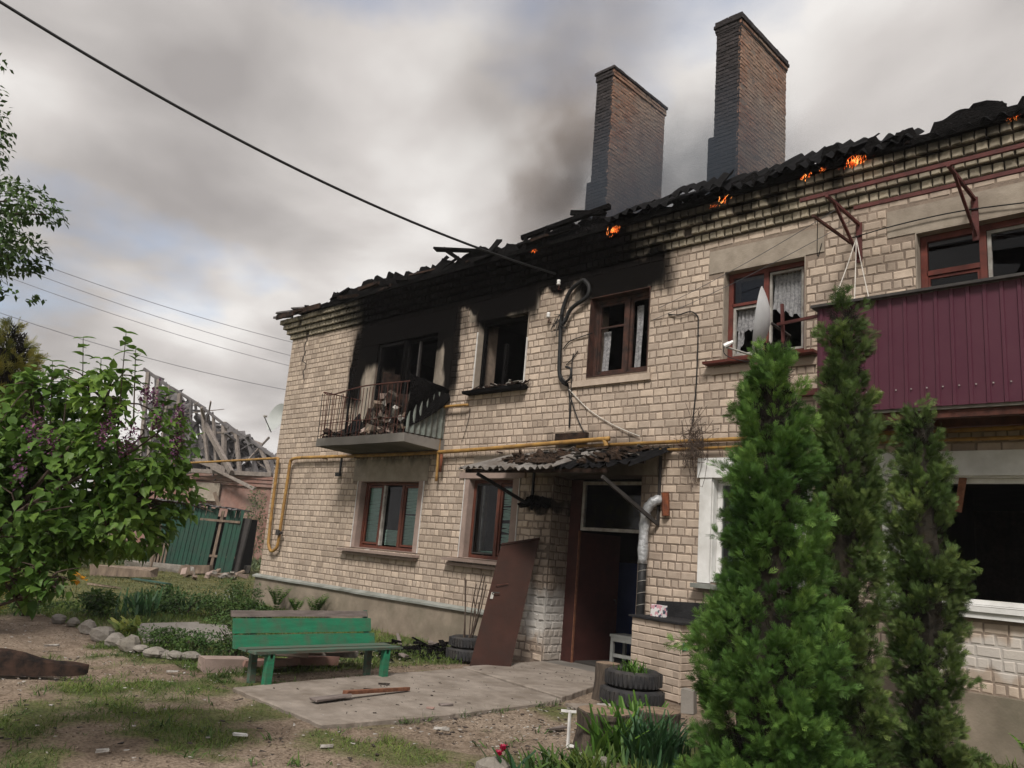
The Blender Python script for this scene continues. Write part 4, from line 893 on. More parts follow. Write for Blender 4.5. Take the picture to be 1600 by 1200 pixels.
for j in range(12): a = j; F.append((a, a+1, NN+a+1, NN+a)); a = N_*k+j; F.append((a, NN+a, NN+a+1, a+1))
b.add(V, F); b.build('panel', 'door_steel', dt)
up_ = norm(TL-BL); rt = norm(BR-BL)
b = MB(); b.beam(TL+nm*.008-up_*.015, TR+nm*.008-up_*.015, .03, .03, up=nm); b.beam(BL+nm*.008+up_*.02, BR+nm*.008+up_*.02, .03, .04, up=nm); b.build('edge_strip', 'door_steel', dt)
lp = BL*.42+TL*.58-up_*.06+rt*.06
b = MB(); b.obox(lp+nm*.012, rt*.022, up_*.055, nm*.008); b.build('lock_plate', 'old_white', dt); b = MB(); b.tube([lp+nm*.02+up_*.03, lp+nm*.06+up_*.03, lp+nm*.06+up_*.03+rt*.1], .009, 6); b.build('handle', 'dark_metal', dt)
b = MB(); b.tube([lp+nm*.02+up_*.16+rt*.03, lp+nm*.05+up_*.16+rt*.03, lp+nm*.05+up_*.2+rt*.2], .008, 5); b.build('latch', 'rust', dt)

st = thing('stool', 'pale wooden stool standing inside the dark doorway', 'stool', (-7.62, 1.2, .06))
b = MB(); b.obox((-7.62, 1.2, .47), (.24, 0, 0), (0, .2, 0), (0, 0, .02)); b.build('seat', 'stool', st); b = MB(); b.obox((-7.62, 1.02, .42), (.22, 0, 0), (0, .015, 0), (0, 0, .035)); b.obox((-7.62, 1.38, .42), (.22, 0, 0), (0, .015, 0), (0, 0, .035)); b.build('apron', 'stool', st)
for sx in (-1, 1):
    for sy in (-1, 1): b = MB(); b.box(-7.62+sx*.2-.025, -7.62+sx*.2+.025, 1.2+sy*.165-.025, 1.2+sy*.165+.025, .062, .385); b.build('leg', 'stool', st)
b = MB(); b.box(-7.84, -7.4, 1.02, 1.05, .15, .2); b.build('rung', 'stool', st)

# brick bin with tar-felt lid right of the door
A_, B_, C_, D_ = np.array((-6.37, -.52, 0)), np.array((-5.49, -.72, 0)), np.array((-5.42, -.03, 0)), np.array((-6.32, -.03, 0))
bb = thing('brick_bin', 'low cream brick bin with black tar-felt lid right of the doorway', 'brick bin', (-5.9, -.4, 0)); zt = .92
b = MB(); ins = .012; cen_ = (A_+B_+C_+D_)/4
Q = [q+(cen_-q)*.02 for q in (A_, B_, C_, D_)]; b.add([q+(0, 0, z) for z in (-.1, zt-.02) for q in Q], [(0, 1, 5, 4), (1, 2, 6, 5), (2, 3, 7, 6), (3, 0, 4, 7), (4, 5, 6, 7)]); core_b = b.build('core', 'mortar', bb)
for (p, q, sd_) in ((A_, B_, 0), (B_, C_, 1)):
    u = norm(q-p); ln = np.linalg.norm(q-p); nr = np.array((u[1], -u[0], 0)); rows = 10; h = zt/rows
    for r in range(rows):
        x = 0 if (r+sd_) % 2 else -.13
        while x < ln-.02:
            a, c = max(x, 0), min(x+.262, ln); x += .262
            if c-a > .04: m1 = MB(); brick(m1, a+.004, c-.004, r*h+.004, (r+1)*h-.004, -.010, .003, back=.03, axes=(p, u, nr)); m1.build('brick', 'brick', bb)
b = MB(); V = []
for q in (A_+(-.05, -.03, 0), B_+(.04, -.06, 0), C_+(.04, 0.01, 0), D_+(-.05, .01, 0)): V += [q+(0, 0, zt+.005)]
V2 = [v_+(0, 0, .022) for v_ in V]; b.add(V+V2, [(3, 2, 1, 0), (4, 5, 6, 7), (0, 1, 5, 4), (1, 2, 6, 5), (2, 3, 7, 6), (3, 0, 4, 7)]); b.build('felt_lid', 'felt', bb)
b = MB(); b.add([(-6.35, -.025, zt+.03), (-5.40, -.03, zt+.03), (-5.42, -.022, zt+.27), (-6.33, -.022, zt+.22), (-6.35, -.016, zt+.03), (-5.40, -.018, zt+.03), (-5.42, -.016, zt+.27), (-6.33, -.016, zt+.22)], [(0, 1, 2, 3), (0, 4, 5, 1), (1, 5, 6, 2), (2, 6, 7, 3), (3, 7, 4, 0)]); b.build('felt_flap', 'felt', bb)
u = norm(C_-B_); nr = np.array((u[1], -u[0], 0)); p = B_+u*.02+nr*.017; b = MB(); b.add([p+(0, 0, zt*.67), p+u*.11+(0, 0, zt*.67), p+u*.11+(0, 0, zt*.76), p+(0, 0, zt*.77)], [(0, 1, 2, 3)]); b.build('paint_smear', 'turquoise', bb)
pc = thing('carton', 'small pink patterned carton on the tar-felt lid', 'carton', (-6.12, -.3, zt+.03)); b = MB(); b.obox((-6.12, -.28, zt+.03+.075), (.1, -.02, 0), (.01, .05, 0), (0, 0, .075)); 
def carton_mat():
    M = mat('carton', (.55, .30, .34), (.45, .22, .28), 9, .7, 0); t = M.node_tree; l = t.links.new
    g = nd(t, 'ShaderNodeNewGeometry'); v = nd(t, 'ShaderNodeTexVoronoi'); v.inputs['Scale'].default_value = 26; l(g.outputs['Position'], v.inputs['Vector'])
    r = ramp(t, v.outputs['Color'], [(0, (.05, .06, .10)), (.3, (.60, .33, .38)), (.55, (.75, .72, .72)), (.8, (.12, .16, .18))]); r.color_ramp.interpolation = 'CONSTANT'; l(r.outputs[0], t.nodes['Principled BSDF'].inputs['Base Color'])
carton_mat(); b.build('box', 'carton', pc)
ip = thing('insulated_pipe', 'foil-wrapped pipe with black lower sleeve standing beside the doorway', 'pipe', (-6.5, -.15, .9))
b = MB(); pts = smooth_path([(-6.3, -.02, 2.52), (-6.36, -.12, 2.5), (-6.46, -.16, 2.38), (-6.5, -.16, 2.15), (-6.5, -.16, 1.62)], 5); b.tube(pts, [.07+.008*math.sin(i*2.2) for i in range(len(pts))], 10); b.build('foil_wrap', 'foil', ip, True)
b = MB(); b.tube([(-6.5, -.16, 1.62), (-6.5, -.16, 1.3), (-6.5, -.16, .9), (-6.5, -.16, -.05)], .062, 10); b.build('black_sleeve', 'black', ip, True)
b = MB()
for z in (1.52, 1.38, 1.22, 1.06): b.tube([(-6.5+.064*math.cos(a), -.16+.064*math.sin(a), z+.02*math.cos(a*1)) for a in np.linspace(0, 6.28, 14)], .004, 4)
b.build('tie_wire', 'old_white', ip)
b = MB(); b.tube([(-6.24, -.06, 2.62), (-6.22, -.05, 2.3)], .055, 8); b.build('rusty_flange', 'orange_rust', ip)

# paving
def slab(name, pts, z0, z1, mt, n=16, jit=.012):
    P = np.asarray(pts, float); q = MB(); ring = []
    for i in range(len(P)):
        a, c = P[i], P[(i+1) % len(P)]
        for t in np.linspace(0, 1, n, endpoint=False): ring.append(a+(c-a)*t+RNG.uniform(-jit, jit, 2)*(t > 0))
    N = len(ring); V = [(x, y, z0) for x, y in ring]+[(x, y, z1-.01) for x, y in ring]+[(x+(P[:, 0].mean()-x)*.012, y+(P[:, 1].mean()-y)*.012, z1) for x, y in ring]
    q.add(V, [(i, (i+1) % N, N+(i+1) % N, N+i) for i in range(N)]+[(N+i, N+(i+1) % N, 2*N+(i+1) % N, 2*N+i) for i in range(N)]+[tuple(range(2*N, 3*N))]); o = q.build(name, mt); return kind(o, 'structure')
slab('concrete_path', [(-8.05, -5.22), (-6.25, -5.3), (-6.12, -4.0), (-6.14, -2.45), (-6.2, -2.1), (-8.28, -1.72), (-8.25, -3.2)], -.1, .022, 'paving')
slab('entrance_slab', [(-8.32, -1.70), (-6.22, -2.06), (-6.55, -1.0), (-6.42, -.3), (-6.4, -.005), (-8.37, -.005)], -.1, .04, 'paving')
slab('concrete_path', [(-6.05, -2.2), (-5.3, -2.55), (-5.15, -2.2), (-5.9, -1.95)], -.1, .015, 'paving')

# ------------------------------------------------------------------ bench
bn = thing('park_bench', 'green painted wooden bench with a grey weathered top board', 'bench', (-8.3, -4.05, 0)); Y0, Y1 = -5.05, -3.17
for i, (z, x, h, mt, dy) in enumerate(((.705, -8.60, .075, 'grey_wood', -.03), (.575, -8.555, .165, 'green_paint', .0), (.41, -8.50, .15, 'green_paint', .04))):
    b = MB(); n = 10; V = []
    for k in range(n+1):
        y = Y0-(.02 if i == 0 else 0)+(Y1+dy-Y0)*k/n; e = .006*(vnoise([[y*3, i, 1]])[0]-.5)
        V += [(x+.015+h*.12, y, z-h/2+.005+e), (x+.015-h*.12, y, z+h/2-.005+e), (x-.02-h*.12, y, z+h/2-.005+e), (x-.02+h*.12, y, z-h/2+.005+e)]
    b.add(V, [(k*4+j, (k+1)*4+j, (k+1)*4+(j+1) % 4, k*4+(j+1) % 4) for k in range(n) for j in range(4)]+[(0, 3, 2, 1), (n*4, n*4+1, n*4+2, n*4+3)]); b.build('backrest_board', mt, bn)
for x in (-8.36, -8.14): b = MB(); b.obox((x, (Y0+Y1)/2+.1, .352), (.09, 0, 0), (0, (Y1-Y0)/2+.06, 0), (0, 0, .013), jit=.005); b.build('seat_board', 'green_worn', bn)
for y in (-4.80, -3.22):
    b = MB(); b.box(-8.14, -8.06, y-.05, y+.03, -.05, .338); b.build('leg', 'green_paint', bn); b = MB(); b.beam((-8.45, y, -.05), (-8.47, y, .335), .07, .07); b.build('leg', 'green_worn', bn)
    b = MB(); b.beam((-8.49, y, .3), (-8.645, y, .74), .05, .045, up=(1, 0, 0)); b.build('back_support', 'green_worn', bn); b = MB(); b.box(-8.5, -8.06, y-.025, y+.005, .29, .338); b.build('seat_support', 'green_worn', bn)

# ------------------------------------------------------------------ stumps, tyres, stones, planks
def stump(c, r, h, label, seed):
    t_ = thing('tree_stump', label, 'stump', c, 'stumps near the doorway'); b = MB(); b.lathe([(r*1.18, -.06), (r*1.05, .08), (r*.98, h*.5), (r, h-.012), (r*.97, h)], c, 22, .09, seed); b.build('bark', 'bark', t_)
    b = MB(); seg = 22; V = [np.asarray(c)+(0, 0, h+.003)]
    for rr in (.5, .965):
        for k in range(seg): a = 2*math.pi*k/seg; q = 1+.09*(vnoise([[math.cos(a)*2+5+seed, math.sin(a)*2+5, h*1.5+seed]])[0]-.5)*2; V.append(np.asarray(c)+(r*rr*q*math.cos(a), r*rr*q*math.sin(a), h+.004-.004*rr))
    b.add(V, [(0, 1+k, 1+(k+1) % seg) for k in range(seg)]+[(1+k, 1+seg+k, 1+seg+(k+1) % seg, 1+(k+1) % seg) for k in range(seg)]); b.build('cut_face', 'cut_wood', t_)
    return t_
stump((-6.14, -1.32, 0), .15, .40, 'narrow stump with pale top between the tyre planter and the door', 1); stump((-4.50, -3.52, 0), .25, .33, 'thick dark stump split down the front among long grass', 2)
stump((-4.38, -2.86, 0), .20, .30, 'squat stump with reddish cut top behind the long grass', 3)
b = MB(); b.obox((-5.17, -1.0, .11), (.07, .02, 0), (-.01, .06, 0), (0, 0, .13), jit=.02); tag(b.build('concrete_post', 'concrete'), 'short grey concrete post stub at the brick bin corner', 'post')
def tyre(c, R, w, parent, nm_='tyre'):
    prof = []
    for a in np.linspace(-.5*math.pi, .5*math.pi, 7): prof.append((R-.05+.05*math.cos(a), w/2+(w/2)*math.sin(a)))
    prof = [(R*.62, .02)]+[(R*.8, 0.0)]+prof+[(R*.8, w), (R*.62, w-.02), (R*.66, w*.5), (R*.62, .02)]
    q = MB(); q.lathe(prof, c, 36); o = q.build(nm_, 'tyre', parent, True)
    q = MB()
    for k in range(36):
        a = 2*math.pi*k/36; u_ = np.array((math.cos(a), math.sin(a), 0)); v_ = np.array((-math.sin(a), math.cos(a), 0)); q.obox(np.asarray(c)+u_*(R+.003)+(0, 0, w/2), u_*.008, v_*.014, (0, 0, w*.36), jit=.003)
    q.build('tread', 'tyre', o); return o
LEAFQ = np.array([(0, 0, 0), (.45, .22, .05), (1, 0, -.05), (.45, -.22, .05)]); LEAFQF = [(0, 1, 2, 3)]
HEART = np.array([(0, 0, 0), (.06, .28, .06), (.40, .36, .06), (.72, .18, .0), (1.0, 0, -.16), (.06, -.28, .06), (.40, -.36, .06), (.72, -.18, 0), (.42, 0, -.02)])
HEARTF = [(0, 8, 1), (1, 8, 2), (2, 8, 3), (3, 8, 4), (0, 5, 8), (5, 6, 8), (6, 7, 8), (7, 4, 8)]
BLADE = np.array([(0, -.03, 0), (0, .03, 0), (.5, .026, .0), (.5, -.026, .0), (.85, .012, -.07), (.85, -.012, -.07)]); BLADEF = [(0, 1, 2, 3), (3, 2, 4, 5)]
def tuft(center, n, ln, spread, up=1.0, w=1.0, droop=.5, rad=.05):
    pos = np.asarray(center)+np.c_[RNG.normal(size=(n, 2))*rad, np.zeros(n)]; d = np.c_[RNG.normal(size=(n, 2))*spread, np.full(n, up)]
    T = BLADE*(1, w, droop*3); V, F, t = instances(T, BLADEF, pos, frames(d, RNG.uniform(-.6, .6, n)), ln*RNG.uniform(.55, 1.1, n), RNG.random(n)); return V, F, t
def merge(parts):
    V, F, T, o = [], [], [], 0
    for v, f, t in parts: V.append(v); F.append(f+o); T.append(t); o += len(v)
    return np.concatenate(V), np.concatenate(F), np.concatenate(T)
tp = thing('tyre_planter', 'two stacked old tyres planted with green shoots in front of the brick bin', 'planter', (-5.72, -1.38, 0)); tyre((-5.72, -1.38, 0), .37, .19, tp); tyre((-5.73, -1.35, .195), .33, .19, tp)
b = MB(); b.lathe([(.0, .36), (.1, .36), (.21, .34), (.215, .25)], (-5.73, -1.35, 0), 16, .1); b.build('soil', 'soil', tp)
V, F, t = merge([tuft((-5.73+RNG.normal()*.09, -1.35+RNG.normal()*.09, .34), 16, RNG.uniform(.1, .22), .5, w=1.6) for _ in range(9)]); mesh_np('shoots', V, F, 'fern', tp, t)
tl = thing('tyre_planter', 'stacked tyres holding bare rose stems beside the leaning steel door', 'planter', (-9.0, -1.0, 0)); tyre((-9.0, -1.0, 0), .30, .17, tl); tyre((-9.02, -.99, .175), .27, .16, tl)
b = MB(); b.lathe([(.0, .27), (.12, .27), (.17, .2)], (-9.02, -.99, 0), 14, .1); b.build('soil', 'soil', tl)
for i in range(8):
    a = RNG.uniform(0, 6.28); b = MB(); c0 = np.array((-9.02+.06*math.cos(a), -.99+.06*math.sin(a), .26)); hh = RNG.uniform(.45, 1.05); b.tube(smooth_path([c0, c0+(.05*math.cos(a)*2, .04, hh*.5), c0+(.13*math.cos(a)+RNG.normal()*.04, .03, hh)], 4), [.009]*9, 5); b.build('rose_stem', 'twig', tl)

def stone(c, r, seed, sq=(1, 1, .75)):
    import itertools
    V, F = [], []; nu, nv = 8, 6
    for j in range(nv+1):
        th = math.pi*j/nv
        for i in range(nu):
            ph = 2*math.pi*i/nu; d_ = np.array((math.sin(th)*math.cos(ph), math.sin(th)*math.sin(ph), math.cos(th))); k_ = .72+.55*vnoise([d_*1.3+seed*7.3+20])[0]
            V.append(np.asarray(c)+d_*k_*r*np.asarray(sq))
    F = [(j*nu+i, j*nu+(i+1) % nu, (j+1)*nu+(i+1) % nu, (j+1)*nu+i) for j in range(nv) for i in range(nu)]; q = MB(); q.add(V, F); return q
for i, (x, y, r) in enumerate(((85, 972, .17), (108, 977, .15), (130, 987, .2), (150, 998, .24), (171, 1007, .21), (192, 1015, .23), (214, 1018, .14), (230, 1026, .20), (249, 1027, .14), (266, 1030, .16), (290, 1031, .17), (350, 1045, .13))):
    p = GR(x, y); r *= .84; o = stone((p[0], p[1]+r*.4, r*.28), r, i+1, (1.0, .8, .62 if i < 6 else .42)).build('border_stone', 'stone'); tag(o, ('first', 'second', 'third', 'fourth', 'fifth', 'sixth', 'seventh', 'eighth', 'ninth', 'tenth', 'eleventh', 'twelfth')[i]+(' rough grey' if i < 6 else ' flat brownish')+' stone of the bed border counting from the lilac', 'stone', 'stones edging the flower bed')
p = GR(335, 1046); b = MB(); b.obox(p+(0, .12, .06), (.04, .27, 0), (.13, -.02, 0), (0, 0, .07), jit=.015); tag(b.build('block', 'pink_plaster'), 'reddish brick block lying at the end of the stone border', 'block')
for i, (x, y, l_) in enumerate(((268, 1002, 'tilted grey concrete slab in the flower bed beside the striped hosta'), (318, 1003, 'grey broken concrete slab in the flower bed behind the bench'))):
    p = GR(x, y); b = MB(); b.obox(p+(0, .0, .10), (.06, .38, .0), (.16, 0, -.10), (.03, 0, .03), jit=.03); tag(b.build('concrete_fragment', 'concrete'), l_, 'concrete')
a, c = GR(490, 1099, .025), GR(637, 1080, .025)
pk = thing('broken_plank', 'broken reddish plank with a grey end lying on the concrete path', 'plank', (a+c)/2); m1 = a+(c-a)*.33
b = MB(); b.beam(a+(0, 0, .03), m1+(0, 0, .035), .11, .03, jit=.012); b.build('grey_end', 'grey_wood', pk); b = MB(); b.beam(m1-(c-a)*.03+(0, 0, .065), c+(0, 0, .03), .055, .035, jit=.008); b.build('split_wood', 'plank_red', pk)
p0, p1 = GR(-25, 1052, .0), GR(136, 1056, 0)
rs = MB(); V = []
for i in range(13):
    s = i/12; w_ = .30*(1-s)**.6+.03; c_ = p0+(p1-p0)*s
    for j in range(7):
        t = j/6-.5; V.append(c_+np.array((t*w_*-.9, t*w_*.6, .10+.16*(1-s)*(1-4*t*t)+.04*(vnoise([[s*6, t*4, 3]])[0]-.5)-(.09 if j in (0, 6) else 0))))
rs.add(V, [(i*7+j, (i+1)*7+j, (i+1)*7+j+1, i*7+j+1) for i in range(12) for j in range(6)]); tag(rs.build('rusty_sheet', 'char_brown'), 'curled rusty metal sheet lying on the dirt track', 'metal sheet')
wf = GR(887, 1168); fr_ = MB(); fr_.beam(wf, wf+(0, 0, .30), .02, .02, up=(0, 1, 0)); fr_.beam(wf+(-.06, -.05, .30), wf+(.04, .04, .30), .02, .02); fr_.beam(wf+(-.02, 0, .02), wf+(.06, .06, .01), .02, .02); tag(fr_.build('white_edging', 'white_trim'), 'small broken white frame piece standing beside the split stump', 'frame')
# charred heap by the wall, boards under the bench, splinters
for i in range(36):
    p = np.array((RNG.uniform(-10.6, -9.2), RNG.uniform(-2.6, -.5), .03+RNG.random()*.12)); d_ = norm(RNG.normal(size=3)*(1, 1, .18)); ln = RNG.uniform(.1, .38)
    b = MB(); b.beam(p-d_*ln/2, p+d_*ln/2, RNG.uniform(.03, .1), RNG.uniform(.015, .04), jit=.01); o = b.build('charred_plank', 'char' if i % 3 else 'grey_wood'); tag(o, 'charred board fragment on the ground below the brown-framed windows', 'board', 'charred fragments by the plinth')
for i in range(9):
    p = np.array((RNG.uniform(-9.3, -8.9), RNG.uniform(-4.6, -3.1), .07+.08*(i % 3))); b = MB(); b.obox(p, (.06, RNG.uniform(.15, .3), 0), (.09, -.02, .01), (0, 0, .05), jit=.03); o = b.build('rubble_block', ('brickred', 'stone', 'pink_plaster')[i % 3]); tag(o, 'block in the low heap of brick and stone behind the bench', 'block', 'heap behind the bench')

# ================================================================== GROUND
GRASS_PX = [(170, 1080, 190, 28), (260, 1120, 150, 30), (300, 1150, 110, 30), (40, 1150, 75, 90), (420, 1100, 70, 25), (560, 1165, 120, 30), (640, 1180, 90, 25), (520, 1150, 60, 20), (240, 1020, 120, 22),
            (350, 1065, 90, 16), (700, 1060, 80, 14), (60, 1035, 110, 12), (760, 1188, 90, 18), (880, 1110, 40, 12)]
def gmask(P):
    """grass amount on the ground: lawn beyond the beds, strips between the ruts, patches by the path"""
    P = np.asarray(P, float); X, Y = P[:, 0], P[:, 1]; n = fbm(np.c_[X*.9, Y*.9, np.zeros(len(P))], 3); n2 = fbm(np.c_[X*3.1+9, Y*3.1, np.zeros(len(P))], 2)
    g = np.zeros(len(P)); far = np.clip((-X-14.2+1.5*(n-.5))/1.2, 0, 1); g = np.maximum(g, far*.95)
    bed = ((Y > -5.1) & (Y < -.2) & (X < -8.8)).astype(float); g = np.maximum(g, bed*.75)
    v = np.c_[X, Y, np.zeros(len(P))]-CC; w = v@CF; ok = w > .5; px_ = np.zeros((len(P), 2))-9999; w = np.where(ok, w, 1)
    px_[:, 0] = 800+FPX*(v@CR)/w; px_[:, 1] = 600-FPX*(v@CU)/w
    for cx, cy, rx, ry in GRASS_PX:
        d = np.sqrt(((px_[:, 0]-cx)/rx)**2+((px_[:, 1]-cy)/ry)**2); g = np.maximum(g, np.where(ok, np.clip(1.15-d*1.0+(n2-.5)*1.9, 0, 1), 0))
    right = np.clip((X+4.6)/.5, 0, 1)*(Y > -5); g = np.maximum(g, right*.8*np.clip(n2*2, 0, 1))
    back = np.clip((-Y-9.2)/1.0, 0, 1); g = np.maximum(g, back*.8*np.clip(n*2, 0, 1))
    return np.clip(g, 0, 1)
def ground():
    xs = np.concatenate([[-600, -300, -150, -90, -60], np.arange(-48, -20, .8), np.arange(-20, 2.01, .11), np.arange(3, 20, 2.0), [30, 60, 150, 400]])
    ys = np.concatenate([[-400, -150, -60, -30, -20], np.arange(-14, -9.5, .4), np.arange(-9.5, .3, .11), np.arange(.5, 24, .8), [30, 45, 70, 120, 250, 600]])
    Xg, Yg = np.meshgrid(xs, ys, indexing='ij'); P = np.c_[Xg.ravel(), Yg.ravel()]
    g = gmask(P); h = .05*(fbm(np.c_[P*.7, np.zeros(len(P))], 3)-.5)+.012*(fbm(np.c_[P*4, np.zeros(len(P))], 2)-.5)+.02*(g-.5)
    rut = np.exp(-((P[:, 1]+6.15+.06*(P[:, 0]+9))/.35)**2)+np.exp(-((P[:, 1]+7.7+.06*(P[:, 0]+9))/.35)**2); h -= .035*rut*(P[:, 0] < -5.5)
    h -= .02
    V = np.c_[P, h]; nx, ny = len(xs), len(ys); I, J = np.meshgrid(np.arange(nx-1), np.arange(ny-1), indexing='ij'); a = (I*ny+J).ravel()
    F = np.c_[a, a+ny, a+ny+1, a+1]; o = mesh_np('ground', V, F, None, tint=g, smooth=True)
    M = bpy.data.materials.new('ground'); M.use_nodes = True; t = M.node_tree; l = t.links.new; bs = t.nodes['Principled BSDF']; bs.inputs['Roughness'].default_value = .97; bs.inputs['Specular IOR Level'].default_value = .15
    ge = nd(t, 'ShaderNodeNewGeometry')
    def nz(s, d=6, r_=.6): n = nd(t, 'ShaderNodeTexNoise'); n.inputs['Scale'].default_value = s; n.inputs['Detail'].default_value = d; n.inputs['Roughness'].default_value = r_; l(ge.outputs['Position'], n.inputs['Vector']); return n
    n1_, n2_, n3_ = nz(.7), nz(6), nz(38, 4)
    r1 = ramp(t, n1_.outputs['Fac'], [(.32, (.165, .123, .090)), (.5, (.245, .191, .145)), (.68, (.305, .248, .196))]); r2 = ramp(t, n2_.outputs['Fac'], [(.3, (.62, .60, .58)), (.6, (1.05, 1.05, 1.05))]); r3 = ramp(t, n3_.outputs['Fac'], [(.36, (.55, .53, .5)), (.58, (1.12, 1.12, 1.12))])
    def mix(f, A, B, mode):
        x = nd(t, 'ShaderNodeMix', data_type='RGBA', blend_type=mode); (l(f, x.inputs['Factor']) if f is not None else setattr(x.inputs['Factor'], 'default_value', 1.0)); l(A, x.inputs['A']); l(B, x.inputs['B']); return x.outputs['Result']
    c = mix(None, r1.outputs[0], r2.outputs[0], 'MULTIPLY'); c = mix(None, c, r3.outputs[0], 'MULTIPLY')
    gr = ramp(t, nz(2.3).outputs['Fac'], [(.3, (.055, .070, .024)), (.5, (.105, .112, .045)), (.7, (.165, .145, .075))]); gc = mix(None, gr.outputs[0], r3.outputs[0], 'MULTIPLY')
    at = nd(t, 'ShaderNodeAttribute'); at.attribute_name = 'tint'; ad = nd(t, 'ShaderNodeMath', operation='MULTIPLY_ADD'); l(n2_.outputs['Fac'], ad.inputs[0]); ad.inputs[1].default_value = .9; l(at.outputs['Fac'], ad.inputs[2])
    mr = nd(t, 'ShaderNodeMapRange'); l(ad.outputs[0], mr.inputs[0]); mr.inputs[1].default_value = .62; mr.inputs[2].default_value = 1.25; c = mix(mr.outputs[0], c, gc, 'MIX')
    vo = nd(t, 'ShaderNodeTexVoronoi'); vo.inputs['Scale'].default_value = 13; l(ge.outputs['Position'], vo.inputs['Vector']); sp = ramp(t, vo.outputs['Distance'], [(.0, .75), (.06, .5), (.10, 0.0)])
    pb = nd(t, 'ShaderNodeRGB'); pb.outputs[0].default_value = (.33, .30, .27, 1); c = mix(sp.outputs[0], c, pb.outputs[0], 'MIX'); l(c, bs.inputs['Base Color'])
    bu = nd(t, 'ShaderNodeBump'); bu.inputs['Strength'].default_value = .7; bu.inputs['Distance'].default_value = .03; l(n3_.outputs['Fac'], bu.inputs['Height']); l(bu.outputs[0], bs.inputs['Normal'])
    o.data.materials.append(M); kind(o, 'structure'); return o
ground()

def grass_field(name, label, n, x0, x1, y0, y1, ln, mt, thr=.45, w=1.0, spread=.5, dens=None):
    pos = np.c_[RNG.uniform(x0, x1, n), RNG.uniform(y0, y1, n)]; g = gmask(pos)
    clump = fbm(np.c_[pos*2.2, np.zeros(n)], 2); keep = RNG.random(n) < np.clip((g-thr)*2.2, 0, 1)*np.clip(clump*1.9-.25, .05, 1)
    hx = (pos[:, 0] > -8.45) & (pos[:, 0] < -6.05) & (pos[:, 1] > -5.3); keep &= ~hx; keep &= ~((pos[:, 1] > -.12) & (pos[:, 0] > XL)); pos = pos[keep]; n = len(pos)
    P = np.c_[pos, np.full(n, -.03)]; d = np.c_[RNG.normal(size=(n, 2))*spread, np.ones(n)]
    V, F, t = instances(BLADE*(1, w, 1.5), BLADEF, P, frames(d, RNG.uniform(-1, 1, n)), ln*RNG.uniform(.4, 1.15, n), np.clip(RNG.normal(.5, .25, n)+(fbm(np.c_[pos*.8, np.zeros(n)], 2)-.5)*.9, 0, 1))
    return kind(tag(mesh_np(name, V, F, mt, tint=t), label, 'grass'), 'stuff')
grass_field('track_grass', 'short green grass in strips between the ruts of the dirt track', 150000, -16, -4.4, -9.4, -4.9, .075, 'grass', .3, 1.3, .8)
grass_field('bed_grass', 'weedy grass in the flower bed along the house', 50000, -17, -8.7, -5.1, -.25, .14, 'grass', .4, 1.1, .6)
grass_field('lawn', 'patchy olive lawn between the house corner and the green shed', 150000, -38, -14, -9, 12, .11, 'dry_grass', .4, 2.0, .8)
grass_field('far_grass', 'taller grass growing around the ruined house', 26000, -52, -30, -6, 20, .35, 'leaf_pale', .3, 2.4, .6)
grass_field('verge_grass', 'green grass and weeds under the three thujas', 14000, -4.6, -.6, -5.2, -.2, .16, 'grass', .2, 1.0, .6)

# scattered chips and splinters (too small to count) and the larger pieces one by one
def chips(name, label, n, mt, smin, smax, areas, zoff=.0):
    b = MB()
    for i in range(n):
        x0, x1, y0, y1, z = areas[RNG.integers(len(areas))]; p = np.array((RNG.uniform(x0, x1), RNG.uniform(y0, y1), z+.004)); s = RNG.uniform(smin, smax); a = RNG.uniform(0, 6.28)
        u_ = np.array((math.cos(a), math.sin(a), RNG.normal()*.1))*s; v_ = np.array((-math.sin(a), math.cos(a), 0))*s*RNG.uniform(.2, .7); b.obox(p, u_, v_, (0, 0, s*.12), jit=s*.3, tint=RNG.random())
    kind(tag(b.build(name, mt), label, 'debris'), 'stuff')
chips('slate_chips', 'pale chips of slate and plaster strewn over the dirt', 900, 'chip', .004, .018, [(-10.5, -4.2, -8, -4.2, 0), (-6.1, -4.4, -4.6, -1.8, 0), (-10.6, -9, -3, -.4, 0), (-15, -9, -7.5, -4.8, 0)])
chips('wood_chips', 'dark splinters of burnt wood strewn over the yard', 800, 'chip_dark', .004, .022, [(-10.5, -4.4, -8, -4.4, 0), (-6.1, -4.4, -4.6, -1.5, 0), (-10.6, -8.6, -3, -.4, 0)])
chips('path_chips', 'dark splinters scattered on the concrete path', 120, 'chip_dark', .004, .017, [(-8.0, -6.3, -5.1, -2.2, .022), (-8.2, -6.6, -1.7, -.1, .04)])
chips('plinth_ash', 'black ash and cinders heaped along the plinth beside the tyres', 520, 'char', .008, .05, [(-10.7, -9.15, -2.4, -.3, .0), (-10.2, -9.0, -1.6, -.4, .03)])
chips('path_dust', 'pale crumbs scattered on the concrete path', 80, 'chip', .003, .01, [(-8.0, -6.3, -5.1, -2.2, .022)])
OCT = np.array([(1, 0, 0), (0, 1, 0), (-1, 0, 0), (0, -1, 0), (0, 0, .6), (0, 0, -.6)]); OCTF = [(0, 1, 4), (1, 2, 4), (2, 3, 4), (3, 0, 4), (1, 0, 5), (2, 1, 5), (3, 2, 5), (0, 3, 5)]
n = 15000; pos = np.c_[RNG.uniform(-15, -4.2, n), RNG.uniform(-8.6, -1.2, n), np.full(n, -.015)]; g = gmask(pos); kp = (g < .35) & ~((pos[:, 0] > -8.35) & (pos[:, 0] < -6.1) & (pos[:, 1] > -5.3)) & ~((pos[:, 0] < -8.7) & (pos[:, 1] > -4.9)); pos = pos[kp]; n = len(pos)
